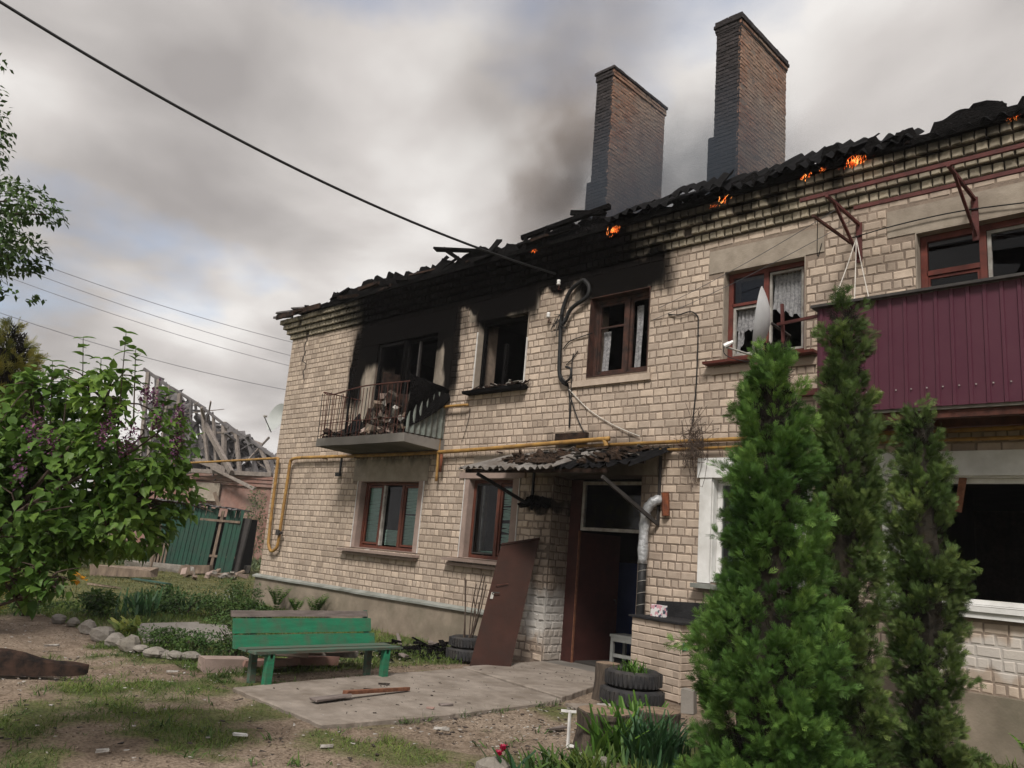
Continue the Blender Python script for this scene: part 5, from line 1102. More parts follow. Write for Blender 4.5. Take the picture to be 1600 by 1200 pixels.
V, F, t = instances(OCT, OCTF, pos, frames(RNG.normal(size=(n, 3))), .004+.011*RNG.random(n)**3, RNG.random(n)); mat('gravel', (.25, .20, .155), (.17, .132, .10), 20, .95, .2, tint=TB); kind(tag(mesh_np('gravel', V, F, 'gravel', tint=t), 'small gravel and grit on the bare earth of the yard', 'gravel'), 'stuff')
for i, (x, y, s, mt, l_) in enumerate(((577, 1080, .11, 'char', 'black charred splinter beside the broken plank'), (697, 1103, .10, 'grey_wood', 'grey wooden splinter near the edge of the path'), (672, 1108, .06, 'brickred', 'red brick shard near the edge of the concrete path'), (375, 1150, .08, 'white_trim', 'white scrap on the dirt before the path corner'),
        (270, 1050, .09, 'chip', 'pale flat shard between the ruts and the stone border'), (80, 1010, .12, 'chip', 'pale slate shard at the head of the dirt track'), (510, 1168, .07, 'chip', 'white scrap lying in the grass patch near the dirt'), (690, 1140, .10, 'chip', 'pale slate shard below the front edge of the path'), (945, 1103, .14, 'chip', 'pale flat shard in front of the tyre planter'),
        (870, 1140, .15, 'grey_wood', 'thin grey lath lying beside the white frame piece'), (600, 1070, .09, 'chip_dark', 'small dark shard on the path in front of the bench'), (160, 1175, .06, 'chip', 'pale crumb on the near rut of the track'))):
    p = GR(x, y, .022 if 480 < x < 880 and y < 1125 else .0); a = RNG.uniform(-.5, .5)+.8; s *= .7; b = MB(); b.obox(p+(0, 0, .012), np.array((math.cos(a), math.sin(a), .05))*s, np.array((-math.sin(a), math.cos(a), 0))*s*.35, (0, 0, .008), jit=s*.12); tag(b.build('shard', mt), l_, 'shard')

# ================================================================== PLANTS
def spray_template():
    V, F = [], []
    def lobe(o, ang, ln, w, z):
        c, s = math.cos(ang), math.sin(ang); n = len(V); d = np.array((c, s, z)); q = np.array((-s, c, 0)); o = np.array(o)
        V.extend([o, o+d*ln*.55+q*w, o+d*ln, o+d*ln*.55-q*w]); F.append((n, n+1, n+2, n+3))
    lobe((0, 0, 0), 0, 1.0, .038, .18)
    for i, x in enumerate((.10, .34, .60)):
        ln = .58-.11*i
        for sg in (1, -1): lobe((x+.08*(sg < 0), 0, .16*x*x), sg*(.52+.07*i), ln, .040, .16)
    return np.array(V), np.array(F)
SPV, SPF = spray_template()
def prof_r(prof, z): return np.interp(z, [p[0] for p in prof], [p[1] for p in prof])
def thuja(base, H, prof, ncl, nsp, size, mt, label, name='thuja', seed=1, lean=(0, 0), group=None):
    base = np.asarray(base, float); t_ = thing(name, label, 'tree', base, group); rng = np.random.default_rng(seed)
    cand = rng.random(ncl*6)*H; w = prof_r(prof, cand)+.03; cl = rng.choice(cand, ncl, p=w/w.sum()); an = rng.uniform(0, 2*math.pi, ncl)
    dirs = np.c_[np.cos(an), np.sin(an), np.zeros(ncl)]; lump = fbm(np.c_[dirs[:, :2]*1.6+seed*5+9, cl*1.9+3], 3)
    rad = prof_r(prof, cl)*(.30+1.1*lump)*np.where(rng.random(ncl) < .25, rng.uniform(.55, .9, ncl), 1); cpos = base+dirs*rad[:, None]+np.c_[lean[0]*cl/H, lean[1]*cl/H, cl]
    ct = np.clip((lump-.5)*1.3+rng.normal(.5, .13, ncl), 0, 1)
    idx = np.repeat(np.arange(ncl), nsp); n = len(idx); jit = rng.normal(size=(n, 3)); out_ = dirs[idx]
    axis = dirs*rng.uniform(.35, .9, (ncl, 1))+np.array((0, 0, .8))+rng.normal(size=(ncl, 3))*.28; axis /= np.linalg.norm(axis, axis=1, keepdims=True); plen = rng.uniform(.12, .27, ncl)
    tt_ = rng.random(n); ax_ = axis[idx]; per = jit-ax_*np.sum(jit*ax_, 1, keepdims=True); per /= np.linalg.norm(per, axis=1, keepdims=True)
    pos = cpos[idx]-out_*.05+ax_*(tt_*plen[idx])[:, None]+per*(.055*(1-.75*tt_)*rng.random(n)**.5)[:, None]; d = ax_*.9+per*.75+out_*.15+rng.normal(size=(n, 3))*.2
    pos[:, 2] = np.maximum(pos[:, 2], .04)
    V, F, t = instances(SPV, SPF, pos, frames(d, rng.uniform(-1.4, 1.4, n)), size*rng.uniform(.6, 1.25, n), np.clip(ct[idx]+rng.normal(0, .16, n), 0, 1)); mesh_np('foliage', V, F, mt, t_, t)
    # brown inner scale-leaves and twigs
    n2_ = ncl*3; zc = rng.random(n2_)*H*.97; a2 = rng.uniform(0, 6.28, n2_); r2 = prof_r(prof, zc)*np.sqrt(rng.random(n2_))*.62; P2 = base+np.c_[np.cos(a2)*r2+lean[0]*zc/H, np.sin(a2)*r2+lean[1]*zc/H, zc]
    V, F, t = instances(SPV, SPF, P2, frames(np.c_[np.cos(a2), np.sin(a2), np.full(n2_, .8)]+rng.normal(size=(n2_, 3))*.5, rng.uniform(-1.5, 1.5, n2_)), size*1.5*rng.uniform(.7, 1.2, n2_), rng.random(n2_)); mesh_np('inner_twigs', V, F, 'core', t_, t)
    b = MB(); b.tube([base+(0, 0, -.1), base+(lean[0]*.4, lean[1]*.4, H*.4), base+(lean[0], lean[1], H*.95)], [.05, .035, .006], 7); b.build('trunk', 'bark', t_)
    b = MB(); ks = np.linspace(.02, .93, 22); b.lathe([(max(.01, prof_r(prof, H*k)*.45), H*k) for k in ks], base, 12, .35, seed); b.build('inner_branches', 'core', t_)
    return t_
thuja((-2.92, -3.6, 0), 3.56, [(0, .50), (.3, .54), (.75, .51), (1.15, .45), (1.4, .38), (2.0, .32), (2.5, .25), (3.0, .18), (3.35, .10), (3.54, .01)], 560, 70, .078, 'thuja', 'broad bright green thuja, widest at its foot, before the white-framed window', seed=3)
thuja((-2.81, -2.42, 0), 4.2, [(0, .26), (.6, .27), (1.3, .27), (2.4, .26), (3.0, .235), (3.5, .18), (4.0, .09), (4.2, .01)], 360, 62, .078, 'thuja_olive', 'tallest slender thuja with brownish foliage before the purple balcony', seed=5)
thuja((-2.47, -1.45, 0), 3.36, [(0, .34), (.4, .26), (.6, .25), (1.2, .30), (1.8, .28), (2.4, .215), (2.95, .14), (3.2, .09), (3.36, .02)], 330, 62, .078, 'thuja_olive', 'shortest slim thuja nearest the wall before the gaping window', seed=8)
lb = GR(-30, 905); thuja(AT(-46, 800, 11)*np.array((1, 1, 0)), 4.2, [(0, .5), (1.5, .62), (2.8, .60), (3.4, .46), (3.9, .28), (4.2, .03)], 420, 16, .16, 'thuja_gold', 'golden-green conical thuja half hidden behind the lilac', seed=12)

def leaf_cloud(blobs, n, ln, tmpl, tf, rng, droop=.35, px_=True, shell=.55):
    """leaves through ellipsoid volumes; blobs: centre, radii; returns arrays"""
    vol = np.array([b_[1][0]*b_[1][1]*b_[1][2] for b_ in blobs])**.8; ks = rng.choice(len(blobs), n, p=vol/vol.sum()); C_ = np.array([b_[0] for b_ in blobs])[ks]; R_ = np.array([b_[1] for b_ in blobs])[ks]
    u = rng.normal(size=(n, 3)); u /= np.linalg.norm(u, axis=1, keepdims=True); rr = rng.random(n)**(1/3)*(1-shell)+shell*rng.random(n)**.3; P = C_+u*R_*rr[:, None]
    keep = fbm(P*3.2+40, 2) > .40; P, u = P[keep], u[keep]; n = len(P)
    d = u*(.8, .8, .3)+rng.normal(size=(n, 3))*.55+np.array((0, 0, -droop)); tint = np.clip(rng.normal(.45, .2, n)+(fbm(P*2.5+11, 2)-.5)*.8, 0, 1)
    return instances(tmpl, tf, P, frames(d, rng.uniform(-.7, .7, n)), ln*rng.uniform(.6, 1.15, n), tint)
def pblob(x, y, rx, ry, dep, rd): k = dep/FPX; return (AT(x, y, dep), (rx*k, rd, ry*k))
# lilac
lr = np.random.default_rng(21); root = np.array((-6.7, -8.65, 0)); li = thing('lilac_bush', 'arching lilac bush with heart-shaped leaves and purple flower spikes beside the track', 'bush', root)
LB = [pblob(110, 740, 150, 85, 5.6, .6), pblob(215, 700, 75, 85, 5.4, .4), pblob(60, 690, 90, 70, 5.8, .5), pblob(170, 820, 110, 55, 5.4, .45), pblob(40, 800, 90, 90, 5.2, .5), pblob(175, 620, 55, 50, 5.4, .28), pblob(75, 610, 45, 40, 5.7, .25),
      pblob(240, 770, 50, 60, 5.4, .35), pblob(30, 890, 55, 40, 5.0, .25), pblob(85, 905, 40, 25, 5.0, .18), pblob(-60, 740, 110, 150, 5.4, .6), pblob(90, 850, 60, 35, 5.2, .3), pblob(45, 930, 28, 18, 5.0, .12)]
parts = [leaf_cloud(LB, 10000, .08, HEART, HEARTF, lr, .45)]
sprigs = [((190, 640), (197, 520), 5.3), ((135, 640), (130, 528), 5.35), ((160, 640), (158, 560), 5.4), ((85, 630), (82, 565), 5.6), ((215, 620), (212, 545), 5.3), ((250, 650), (262, 610), 5.4), ((105, 640), (108, 575), 5.6), ((60, 620), (50, 585), 5.6)]
for a_, c_, dp in sprigs:
    A0, A1 = AT(*a_, dp), AT(*c_, dp); n = 16; t = np.repeat(np.linspace(.15, 1, n//2), 2); an = np.tile([0, math.pi], n//2)+np.repeat(np.arange(n//2)*1.57, 2)
    P = A0+(A1-A0)*t[:, None]; d = np.c_[np.cos(an), np.sin(an), np.full(n, .15)]+lr.normal(size=(n, 3))*.2; parts.append(instances(HEART, HEARTF, P, frames(d, lr.uniform(-.4, .4, n)), .085*lr.uniform(.7, 1.1, n), lr.uniform(.1, .5, n)))
V, F, t = merge(parts); mesh_np('foliage', V, F, 'lilac_leaf', li, t)
b = MB()
for a_, c_, dp in sprigs: b.tube([AT(*a_, dp)-(0, 0, .15), AT(*c_, dp)], [.006, .002], 4)
for bl in LB:
    c0 = bl[0]; mid = (root+c0)/2+(0, 0, .35); b.tube(smooth_path([root+lr.normal(size=3)*(.08, .08, 0), mid+lr.normal(size=3)*.08, c0], 5), np.linspace(.028, .008, 11), 6)
    for k in range(6): e = c0+lr.normal(size=3)*np.array(bl[1])*.6; b.tube(smooth_path([c0+(mid-c0)*.25*lr.random(), (c0+e)/2+lr.normal(size=3)*.05, e], 3), np.linspace(.008, .003, 7), 4)
b.build('branches', 'twig', li)
for i, (x, y, s) in enumerate(((60, 655, 1.2), (50, 675, 1.0), (170, 660, .9), (205, 680, 1.2), (195, 695, 1.0), (225, 618, .9), (242, 622, .9), (280, 645, 1.0), (280, 680, 1.1), (30, 735, 1.1), (78, 690, 1.0), (160, 680, .8), (245, 660, .8), (275, 705, .8))):
    c = AT(x, y, 4.85 if x > 150 else 4.75); n = 90; u = lr.normal(size=(n, 3)); P = c+u*np.array((.022, .022, .042))*s; V, F, t = instances(LEAFQ*(1, 1.6, 1), LEAFQF, P, frames(lr.normal(size=(n, 3))), .022*lr.uniform(.7, 1.3, n), lr.random(n)); kind(mesh_np('flower_spike', V, F, 'lilac_bloom', li, t), 'stuff')
p = AT(127, 902, 4.9); V, F, t = instances(LEAFQ*(1, 1.5, 1), LEAFQF, p+lr.normal(size=(9, 3))*.012, frames(lr.normal(size=(9, 3))), np.full(9, .05), lr.random(9)); o = mesh_np('yellow_leaf', V, F, 'orange_leaf', li, t); o['label'] = 'withered orange leaf'

# tree whose branch tips enter at the upper left
tr_ = np.random.default_rng(31); tb = AT(-330, 700, 9.0)*np.array((1, 1, 0)); tt = thing('fruit_tree', 'leafy tree branches reaching in against the sky above the golden thuja', 'tree', tb)
TBl = [pblob(25, 312, 50, 32, 8.5, .5), pblob(72, 335, 16, 10, 8.5, .3), pblob(5, 385, 34, 45, 8.5, .5), pblob(12, 405, 32, 22, 8.6, .4), pblob(8, 455, 26, 14, 8.5, .4), pblob(-80, 350, 90, 130, 8.8, .8), pblob(-2, 180, 10, 12, 8.5, .1), pblob(-2, 215, 6, 14, 8.5, .1), pblob(0, 100, 12, 8, 8.4, .1), pblob(-120, 200, 120, 160, 9, .9), pblob(-240, 260, 150, 220, 9.2, 1.0)]
V, F, t = leaf_cloud(TBl, 24000, .085, LEAFQ*(1, 1.2, 1), LEAFQF, tr_, .5); mesh_np('crown', V, F, 'leaf_b', tt, t)
b = MB(); top = AT(-260, 330, 9.1); b.tube(smooth_path([tb-(0, 0, .1), (tb+top)/2+(.1, .1, 0), top], 6), np.linspace(.13, .06, 13), 9)
for bl in TBl: b.tube(smooth_path([top-(0, 0, tr_.random()*.8), (top+bl[0])/2+tr_.normal(size=3)*.1, bl[0]], 5), np.linspace(.04, .006, 11), 6)
b.build('trunk', 'bark', tt)

def bush(name, label, c, r, n, ln, mt, seed, cat='bush', tmpl=LEAFQ, tf=LEAFQF, lumps=5, group=None, stems=5):
    rg = np.random.default_rng(seed); c = np.asarray(c, float); t_ = thing(name, label, cat, (c[0], c[1], 0), group); r = np.asarray(r, float)
    bl = [(c+(0, 0, r[2]*.9)+rg.uniform(-.55, .55, 3)*r*(1, 1, .8), r*rg.uniform(.4, .65)) for _ in range(lumps)]+[(c+(0, 0, r[2]*.75), r*.7)]
    V, F, t = leaf_cloud(bl, n, ln, tmpl, tf, rg, .1); V[:, 2] = np.maximum(V[:, 2], -.01); mesh_np('foliage', V, F, mt, t_, t); b = MB()
    for k in range(stems): e = bl[k % len(bl)][0]; b.tube(smooth_path([np.array((c[0], c[1], -.03))+rg.normal(size=3)*(.05, .05, 0), (c*(1, 1, 0)+e)/2+rg.normal(size=3)*.05, e], 3), np.linspace(.012+r[2]*.01, .004, 7), 5)
    b.build('stems', 'twig', t_); return t_
bush('garden_bush', 'dark green leafy bush beside the end of the bench', GR(345, 1035)+(-.05, .15, 0), (.42, .42, .36), 2600, .06, 'leaf_b', 1)
bush('garden_bush', 'bright green bush behind the bench backrest', GR(372, 985)+(0, .2, 0), (.4, .5, .34), 2200, .06, 'leaf_a', 2)
bush('garden_bush', 'tall bushy clump with flower heads at the house corner', GR(375, 965)+(0, 0, 0), (.55, .6, .42), 2600, .055, 'leaf_b', 3)
bush('peony', 'low leafy clump behind the white stones', GR(140, 962), (.62, .55, .25), 1800, .10, 'leaf_a', 4, 'plant'); bush('peony', 'dark leafy clump in the middle of the flower bed', GR(205, 955)+(0, .3, 0), (.5, .5, .25), 1300, .10, 'leaf_b', 5, 'plant')
bush('currant_bush', 'row-end leafy bush between the hosta and the lawn', GR(290, 962), (.5, .7, .3), 1900, .07, 'leaf_b', 6); bush('currant_bush', 'reddish-green low bush in front of the lawn', GR(320, 966)+(0, .2, 0), (.5, .6, .28), 1700, .06, 'leaf_a', 7)
bush('weed_clump', 'low green weeds just behind the flat border stones', GR(262, 1012), (.45, .5, .16), 1300, .06, 'leaf_a', 8, 'plant'); bush('weed_clump', 'low weeds spreading at the foot of the dark bush', GR(300, 1022), (.35, .4, .15), 900, .06, 'leaf_a', 9, 'plant'); bush('weed_clump', 'small weeds by the lilac at the head of the track', GR(40, 960), (.7, .6, .2), 1300, .08, 'leaf_a', 10, 'plant')
bush('elder_bush', 'pale green bush between the green shed and the house corner', GR(400, 884)*(1, 1, 0)+(0, 1.5, 0), (1.6, 1.8, 1.5), 5200, .13, 'leaf_pale', 11); bush('elder_bush', 'round green bush hugging the house corner', GR(402, 895)*(1, 1, 0)+(2, 2.5, 0), (1.2, 1.3, .9), 3200, .12, 'leaf_a', 12); bush('hedge_bush', 'dark bush at the left end of the green shed', GR(110, 885), (1.8, 1.6, .8), 2600, .14, 'leaf_b', 13); bush('hedge_bush', 'far bush beyond the lawn seen under the lilac', GR(30, 880), (3.0, 2.5, 1.2), 3200, .16, 'leaf_a', 14)
def clump(name, label, c, n, ln, spread, w, mt, rad=.05, cat='plant', droop=.6):
    t_ = thing(name, label, cat, c); V, F, t = tuft(c, n, ln, spread, 1.0, w, droop, rad); mesh_np('leaves', V, F, mt, t_, t); return t_
clump('hosta', 'striped yellow-green hosta behind the border stones', GR(208, 990), 90, .34, 1.1, 4.2, 'hosta', .1); clump('iris', 'upright grey-green iris leaves in the flower bed', GR(215, 962), 60, .55, .35, 1.6, 'iris', .15); clump('iris', 'loose iris leaves beside the reddish bush', GR(245, 955)+(0, .3, 0), 50, .55, .45, 1.6, 'iris', .2)
for i, (x, y, l_) in enumerate(((432, 950, 'bright fern against the plinth at the bench end'), (492, 953, 'bright fern against the plinth behind the bench top'), (462, 955, 'small fern between two larger ferns at the plinth'))):
    p = FA(x, y, -.40); p[2] = 0; t_ = thing('fern', l_, 'fern', p); rg = np.random.default_rng(50+i); b_ = []
    for k in range(16 if i < 2 else 9):
        a = rg.uniform(0, 6.28); L_ = rg.uniform(.55, .85)*(1 if i < 2 else .7); pth = np.array([p+np.array((math.cos(a)*L_*.55*s**1.3, math.sin(a)*.5*L_*s**1.3, L_*(1.15*s-.45*s*s))) for s in np.linspace(0, 1, 14)])
        for s in range(1, 13):
            tg = norm(pth[s+1]-pth[s-1]); sd_ = norm(np.cross(tg, (0, 0, 1))); wl = .13*math.sin(math.pi*min(1, s/13+.12))
            b_.append(instances(LEAFQ*(1, .8, 1), LEAFQF, np.array([pth[s], pth[s]]), frames(np.array([sd_+tg*.5, -sd_+tg*.5])), np.array([wl, wl]), rg.random(2)))
    V, F, t = merge(b_); mesh_np('fronds', V, F, 'fern', t_, t)
p = np.array((-1.78, -.55, 0)); t_ = thing('fern', 'fern frond at the plinth beyond the shortest thuja', 'fern', p); rg = np.random.default_rng(60); b_ = []
for k in range(14):
    a = rg.uniform(0, 6.28); L_ = rg.uniform(.4, .6); pth = np.array([p+np.array((math.cos(a)*L_*.6*s**1.3, math.sin(a)*.5*L_*s**1.3, L_*(1.15*s-.45*s*s))) for s in np.linspace(0, 1, 14)])
    for s in range(1, 13):
        tg = norm(pth[s+1]-pth[s-1]); sd_ = norm(np.cross(tg, (0, 0, 1))); wl = .13*math.sin(math.pi*min(1, s/13+.12)); b_.append(instances(LEAFQ*(1, .8, 1), LEAFQF, np.array([pth[s], pth[s]]), frames(np.array([sd_+tg*.5, -sd_+tg*.5])), np.array([wl, wl]), rg.random(2)))
V, F, t = merge(b_); mesh_np('fronds', V, F, 'fern', t_, t)
for x, y, n, ln, sp, w, mt, l_ in ((955, 1185, 110, .50, .38, 1.3, 'fern', 'long bright grass clump in front of the split stump'), (1010, 1195, 150, .52, .35, .9, 'iris', 'dark fine-leaved grass clump beside the squat stump'), (1042, 1195, 110, .45, .35, .9, 'iris', 'dark grass clump at the foot of the broad thuja'), (885, 1205, 60, .26, .6, 2.2, 'leaf_a', 'broad weed leaves before the split stump'), (985, 1165, 70, .48, .3, 1.4, 'fern', 'upright lily shoots between the two stumps'), (1003, 1148, 40, .42, .25, 1.8, 'fern', 'leafy lily stem behind the long grass'), (840, 1212, 60, .22, .7, 2.0, 'leaf_a', 'low weeds between the tulips and the stump'), (920, 1215, 90, .28, .6, 1.5, 'grass', 'weedy grass tuft at the foot of the split stump')):
    clump('grass_clump', l_, GR(x, y), n, ln, sp, w, mt, .09)
p = GR(800, 1215); tu = thing('tulip', 'pink tulips with broad grey-green leaves', 'tulip', p); V, F, t = tuft(p, 9, .30, .35, 1, 3.4, .3, .05); mesh_np('leaves', V, F, 'iris', tu, t)
for i, (x, y) in enumerate(((786, 1170), (779, 1179))):
    c = AT(x, y, np.dot(p+(0, 0, .2)-CC, CF)); b = MB(); b.tube(smooth_path([p, (p+c)/2+(0, 0, .05), c], 3), .006, 5); b.build('stem', 'fern', tu); V, F, t = instances(LEAFQ*(1, 1.7, 2.5), LEAFQF, np.tile(c-(0, 0, .02), (9, 1)), frames(np.c_[np.cos(np.arange(9)*.7)*.5, np.sin(np.arange(9)*.7)*.5, np.ones(9)], np.full(9, .3)), np.full(9, .062), RNG.random(9)); mesh_np('petals', V, F, 'tulip', tu, t)
o = stone(GR(770, 1212)+(0, 0, .03), .14, 33).build('rock', 'stone'); tag(o, 'pale rock at the foot of the pink tulips', 'rock')
o = stone(GR(935, 1200)+(0, 0, .02), .10, 35).build('rock', 'stone'); tag(o, 'pale rock in the grass before the split stump', 'rock')
p = GR(365, 945); fl = thing('white_flower', 'white flower heads above the corner clump', 'flower', p*(1, 1, 0)); c = AT(362, 930, np.dot(p-CC, CF)); V, F, t = instances(LEAFQ*(1, 1.4, 1), LEAFQF, c+RNG.normal(size=(26, 3))*(.1, .1, .06), frames(RNG.normal(size=(26, 3))), np.full(26, .07), RNG.random(26)); mesh_np('petals', V, F, 'white_petal', fl, t); b = MB(); b.tube([p, c], .006, 4); b.build('stem', 'twig', fl)

# scattered weeds on the bare earth, and dry vine tangled over the gas pipe
parts = []
for k in range(170):
    x, y = RNG.uniform(-11, -4.4), RNG.uniform(-8.2, -4.9) if k % 3 else RNG.uniform(-5.0, -1.6)
    if (-8.4 < x < -6.0 and y > -5.3) or (x < -8.6 and y > -4.9): continue
    parts.append(tuft((x, y, -.03), RNG.integers(5, 14), RNG.uniform(.04, .13), .9, .8, 1.8, .6, .03))
for k in range(60): x = RNG.uniform(-8.3, -6.1); parts.append(tuft((RNG.choice((-8.22, -6.12))+RNG.normal()*.04, RNG.uniform(-5.2, -2.2), -.02), 9, RNG.uniform(.05, .12), .8, .8, 1.3, .6, .03))
V, F, t = merge(parts); kind(tag(mesh_np('weeds', V, F, 'leaf_a', tint=t), 'small weeds dotted over the bare earth and along the path edges', 'weeds'), 'stuff')
b = MB()
for k in range(46):
    c = FA(1083+RNG.normal()*9, 690+RNG.normal()*13, -.16); b.tube(smooth_path([c, c+RNG.normal(size=3)*(.09, .04, .12), c+RNG.normal(size=3)*(.12, .04, .16), c+RNG.normal(size=3)*(.10, .04, .22)], 3), .0035, 4)
for k in range(7): c = FA(1083+RNG.normal()*6, 700, -.12); b.tube(smooth_path([c, c+(RNG.normal()*.05, .03, -.2), c+(RNG.normal()*.08, .05, -.45)], 3), .003, 4)
kind(tag(b.build('dry_vine', 'twig'), 'tangle of dry vine stems hanging from the yellow pipe right of the canopy', 'vine'), 'stuff')

# ================================================================== SHED, RUIN
s0 = GR(214, 886); ax = norm((CR[0], CR[1], 0)); ay = np.array((-ax[1], ax[0], 0)); dp = np.dot(s0-CC, CF)
sh = thing('board_shed', 'broken dark green board shed with missing planks', 'shed', s0); Wd = 3.4
for i in range(22):
    x = i*.152
    if i in (16, 17) : continue
    top = 2.35-.10*(i/22)+RNG.uniform(-.03, .03); bot = 0.0; lean = .10*(i/22)
    if i in (3, 4): bot = .9
    if i > 18: lean += .03
    p0 = s0+ax*(x+.09)+(0, 0, bot); p1 = s0+ax*(x+.09+.18-.06*i/22)+ay*lean+(0, 0, top)
    b = MB(); b.beam(p0, p1, .138, .025, up=ay, jit=.010); b.build('board', 'shed_green', sh)
for z in (.6, 1.85): b = MB(); b.beam(s0+ay*.06+(0, 0, z), s0+ax*Wd+ay*.06+(0, 0, z), .06, .08); b.build('rail', 'shed_wood', sh)
b = MB(); b.beam(s0+ax*2.6+ay*.05+(0, 0, .1), s0+ax*2.7+ay*.15+(0, 0, 2.2), .1, .06, up=ay); b.build('post', 'shed_wood', sh)
b = MB(); b.obox(s0+ax*1.7+ay*1.4+(0, 0, 1.0), ax*1.6, ay*.9, (0, 0, 1.0)); b.build('interior_shade_block', 'char', sh)  # solid black block stands in for the shade inside the shed
b = MB(); b.beam(s0+ax*3.3+ay*.2+(0, 0, 0), s0+ax*3.45+ay*.3+(0, 0, 2.0), .5, .05, up=ay, jit=.05); b.build('loose_sheet', 'dark_metal', sh)
for i in range(16): b = MB(); c = s0+ax*(i*.215)+ay*.3+(0, 0, 2.37-.09*i/16+RNG.uniform(-.03, .06)); b.beam(c-ay*.5, c+ay*.6+ax*RNG.uniform(-.2, .2), .16, .05, jit=.03); b.build('roof_board', 'rafter_dark', sh)
b = MB(); b.beam(s0+ax*2.5+ay*.2+(0, 0, 2.35), s0+ax*2.25+ay*.2+(0, 0, 2.85), .13, .04, up=ay); b.build('loose_board', 'shed_wood', sh)
for i in range(5): b = MB(); c = s0+ax*(.45+.12*i)-ay*.03; b.beam(c+(0, 0, .05), c+ax*.05+(0, 0, .95), .07, .03, up=ay); b.build('inner_board', 'shed_wood', sh)
PL = [(345, 893, 1.0, 'stone', 'long pale beam lying along the foot of the green shed'), (255, 892, 1.3, 'stone', 'weathered grey timber before the broken boards of the shed'), (190, 902, .9, 'shed_wood', 'light plank lying in the grass left of the shed'), (305, 897, .5, 'shed_wood', 'short broken beam in front of the shed rubble')]
for x, y, ln, mt, l_ in PL: p = GR(x, y); b = MB(); b.beam(p-ax*ln+(0, 0, .12), p+ax*ln+(0, 0, .16), .28, .26, jit=.06); tag(b.build('fallen_beam', mt), l_, 'beam')
p = GR(245, 912); b = MB(); b.beam(p-ax*.9+ay*.5+(0, 0, .03), p+ax*.5-ay*.5+(0, 0, .05), .16, .04, jit=.02); tag(b.build('fallen_board', 'shed_green'), 'green board lying on the lawn before the shed', 'board')
p = GR(168, 918); b = MB(); b.beam(p-ax*.6+ay*.3+(0, 0, .03), p+ax*.4-ay*.3+(0, 0, .04), .12, .04, jit=.02); tag(b.build('fallen_board', 'shed_wood'), 'grey board lying on the lawn below the lilac', 'board')
p = GR(233, 895); b = MB(); b.tube([p-(0, 0, .1), p+ax*.12+(0, 0, 1.55)], .04, 7); tag(b.build('post', 'shed_wood'), 'thin leaning post in the lawn in front of the shed', 'post')
for i in range(30):
    q = GR(RNG.uniform(285, 385), RNG.uniform(893, 908)); d_ = norm(RNG.normal(size=3)*(1, 1, .3)); b = MB(); b.beam(q-d_*.2+(0, 0, .08), q+d_*.2+(0, 0, .1), .14, .08, jit=.03); tag(b.build('rubble_piece', ('pink_plaster', 'shed_wood', 'stone')[i % 3]), 'broken piece in the rubble before the green shed', 'rubble', 'rubble before the shed')

R0 = AT(180, 735, 47)*(1, 1, 0); R1 = AT(470, 752, 43)*(1, 1, 0); rx = norm(R1-R0); ry = np.array((-rx[1], rx[0], 0)); ln = np.linalg.norm(R1-R0); zw = AT(300, 737, 45.5)[2]
ru = thing('ruined_house', 'ruined red brick house with bare collapsed rafters behind the shed', 'house', (R0+R1)/2)
b = MB(); nx_, nz_ = 60, 10; V = []
for i in range(nx_+1):
    for j in range(nz_+1): V.append(R0+rx*(ln*i/nx_)+ry*(.02*RNG.random())+(0, 0, -.2+(zw+.2)*j/nz_-(.12*vnoise([[i*.4, 1, 1]])[0] if j == nz_ else 0)))
b.add(V, [(i*(nz_+1)+j, (i+1)*(nz_+1)+j, (i+1)*(nz_+1)+j+1, i*(nz_+1)+j+1) for i in range(nx_) for j in range(nz_)]); b.build('wall', 'brickred', ru)
b = MB(); c0 = (R0+R1)/2+ry*4.6+(0, 0, zw/2-.1); b.obox(c0, rx*ln/2, ry*4.5, (0, 0, zw/2-.05)); b.build('inner_mass', 'brickred', ru)
for k in range(3): b = MB(); b.obox((R0+R1)/2-ry*.06+(0, 0, zw-.15-.2*k), rx*ln/2*.999, ry*(.16-.05*k), (0, 0, .09)); b.build('cornice_course', 'brickred', ru)
b = MB(); p = AT(322, 768, 44.5); b.obox(p, rx*.9, ry*.05, (0, 0, .5)); b.build('plaster_patch', 'plaster', ru)
apex = AT(222, 575, 48); eR = AT(436, 716, 44)
def raf(a, c, w=.16, mt='rafter'): q = MB(); q.beam(a, c, w, w, jit=.03); q.build('rafter', mt, ru)
[raf(apex+(eR-apex)*t+RNG.normal(size=3)*.06, apex+(eR-apex)*(t+.24)+RNG.normal(size=3)*.1-(0, 0, .12), .17, 'rafter_dark') for t in (0, .22, .43, .62, .79)]
hip = lambda t: apex+(eR-apex)*t
for t in np.linspace(.05, .95, 12):
    h_ = hip(t); f_ = R0+rx*np.dot(h_-R0, rx)+(0, 0, zw); f_ = f_+rx*RNG.uniform(.2, 1.4); raf(h_, f_, RNG.uniform(.12, .24), 'rafter' if RNG.random() < .75 else 'rafter_dark')
for i in range(46):
    t = RNG.uniform(.02, .98); h_ = hip(t); z = RNG.random(); a = h_*(1-z)+(R0+rx*np.dot(h_-R0, rx)+(0, 0, zw))*z; d_ = norm(RNG.normal(size=3)*(1, .4, .5)); raf(a-d_*RNG.uniform(.4, 1.5), a+d_*RNG.uniform(.4, 1.5)+ry*RNG.uniform(0, 1.5), RNG.uniform(.05, .12), 'rafter' if i % 2 else 'rafter_dark')
for t in np.linspace(.04, .96, 16):
    h_ = hip(t)+ry*2.2+rx*RNG.normal()*.3; raf(h_-(0, 0, .3+RNG.random()*.9), R0+rx*np.dot(h_-R0, rx)+ry*4+(0, 0, zw), .12, 'rafter_dark')
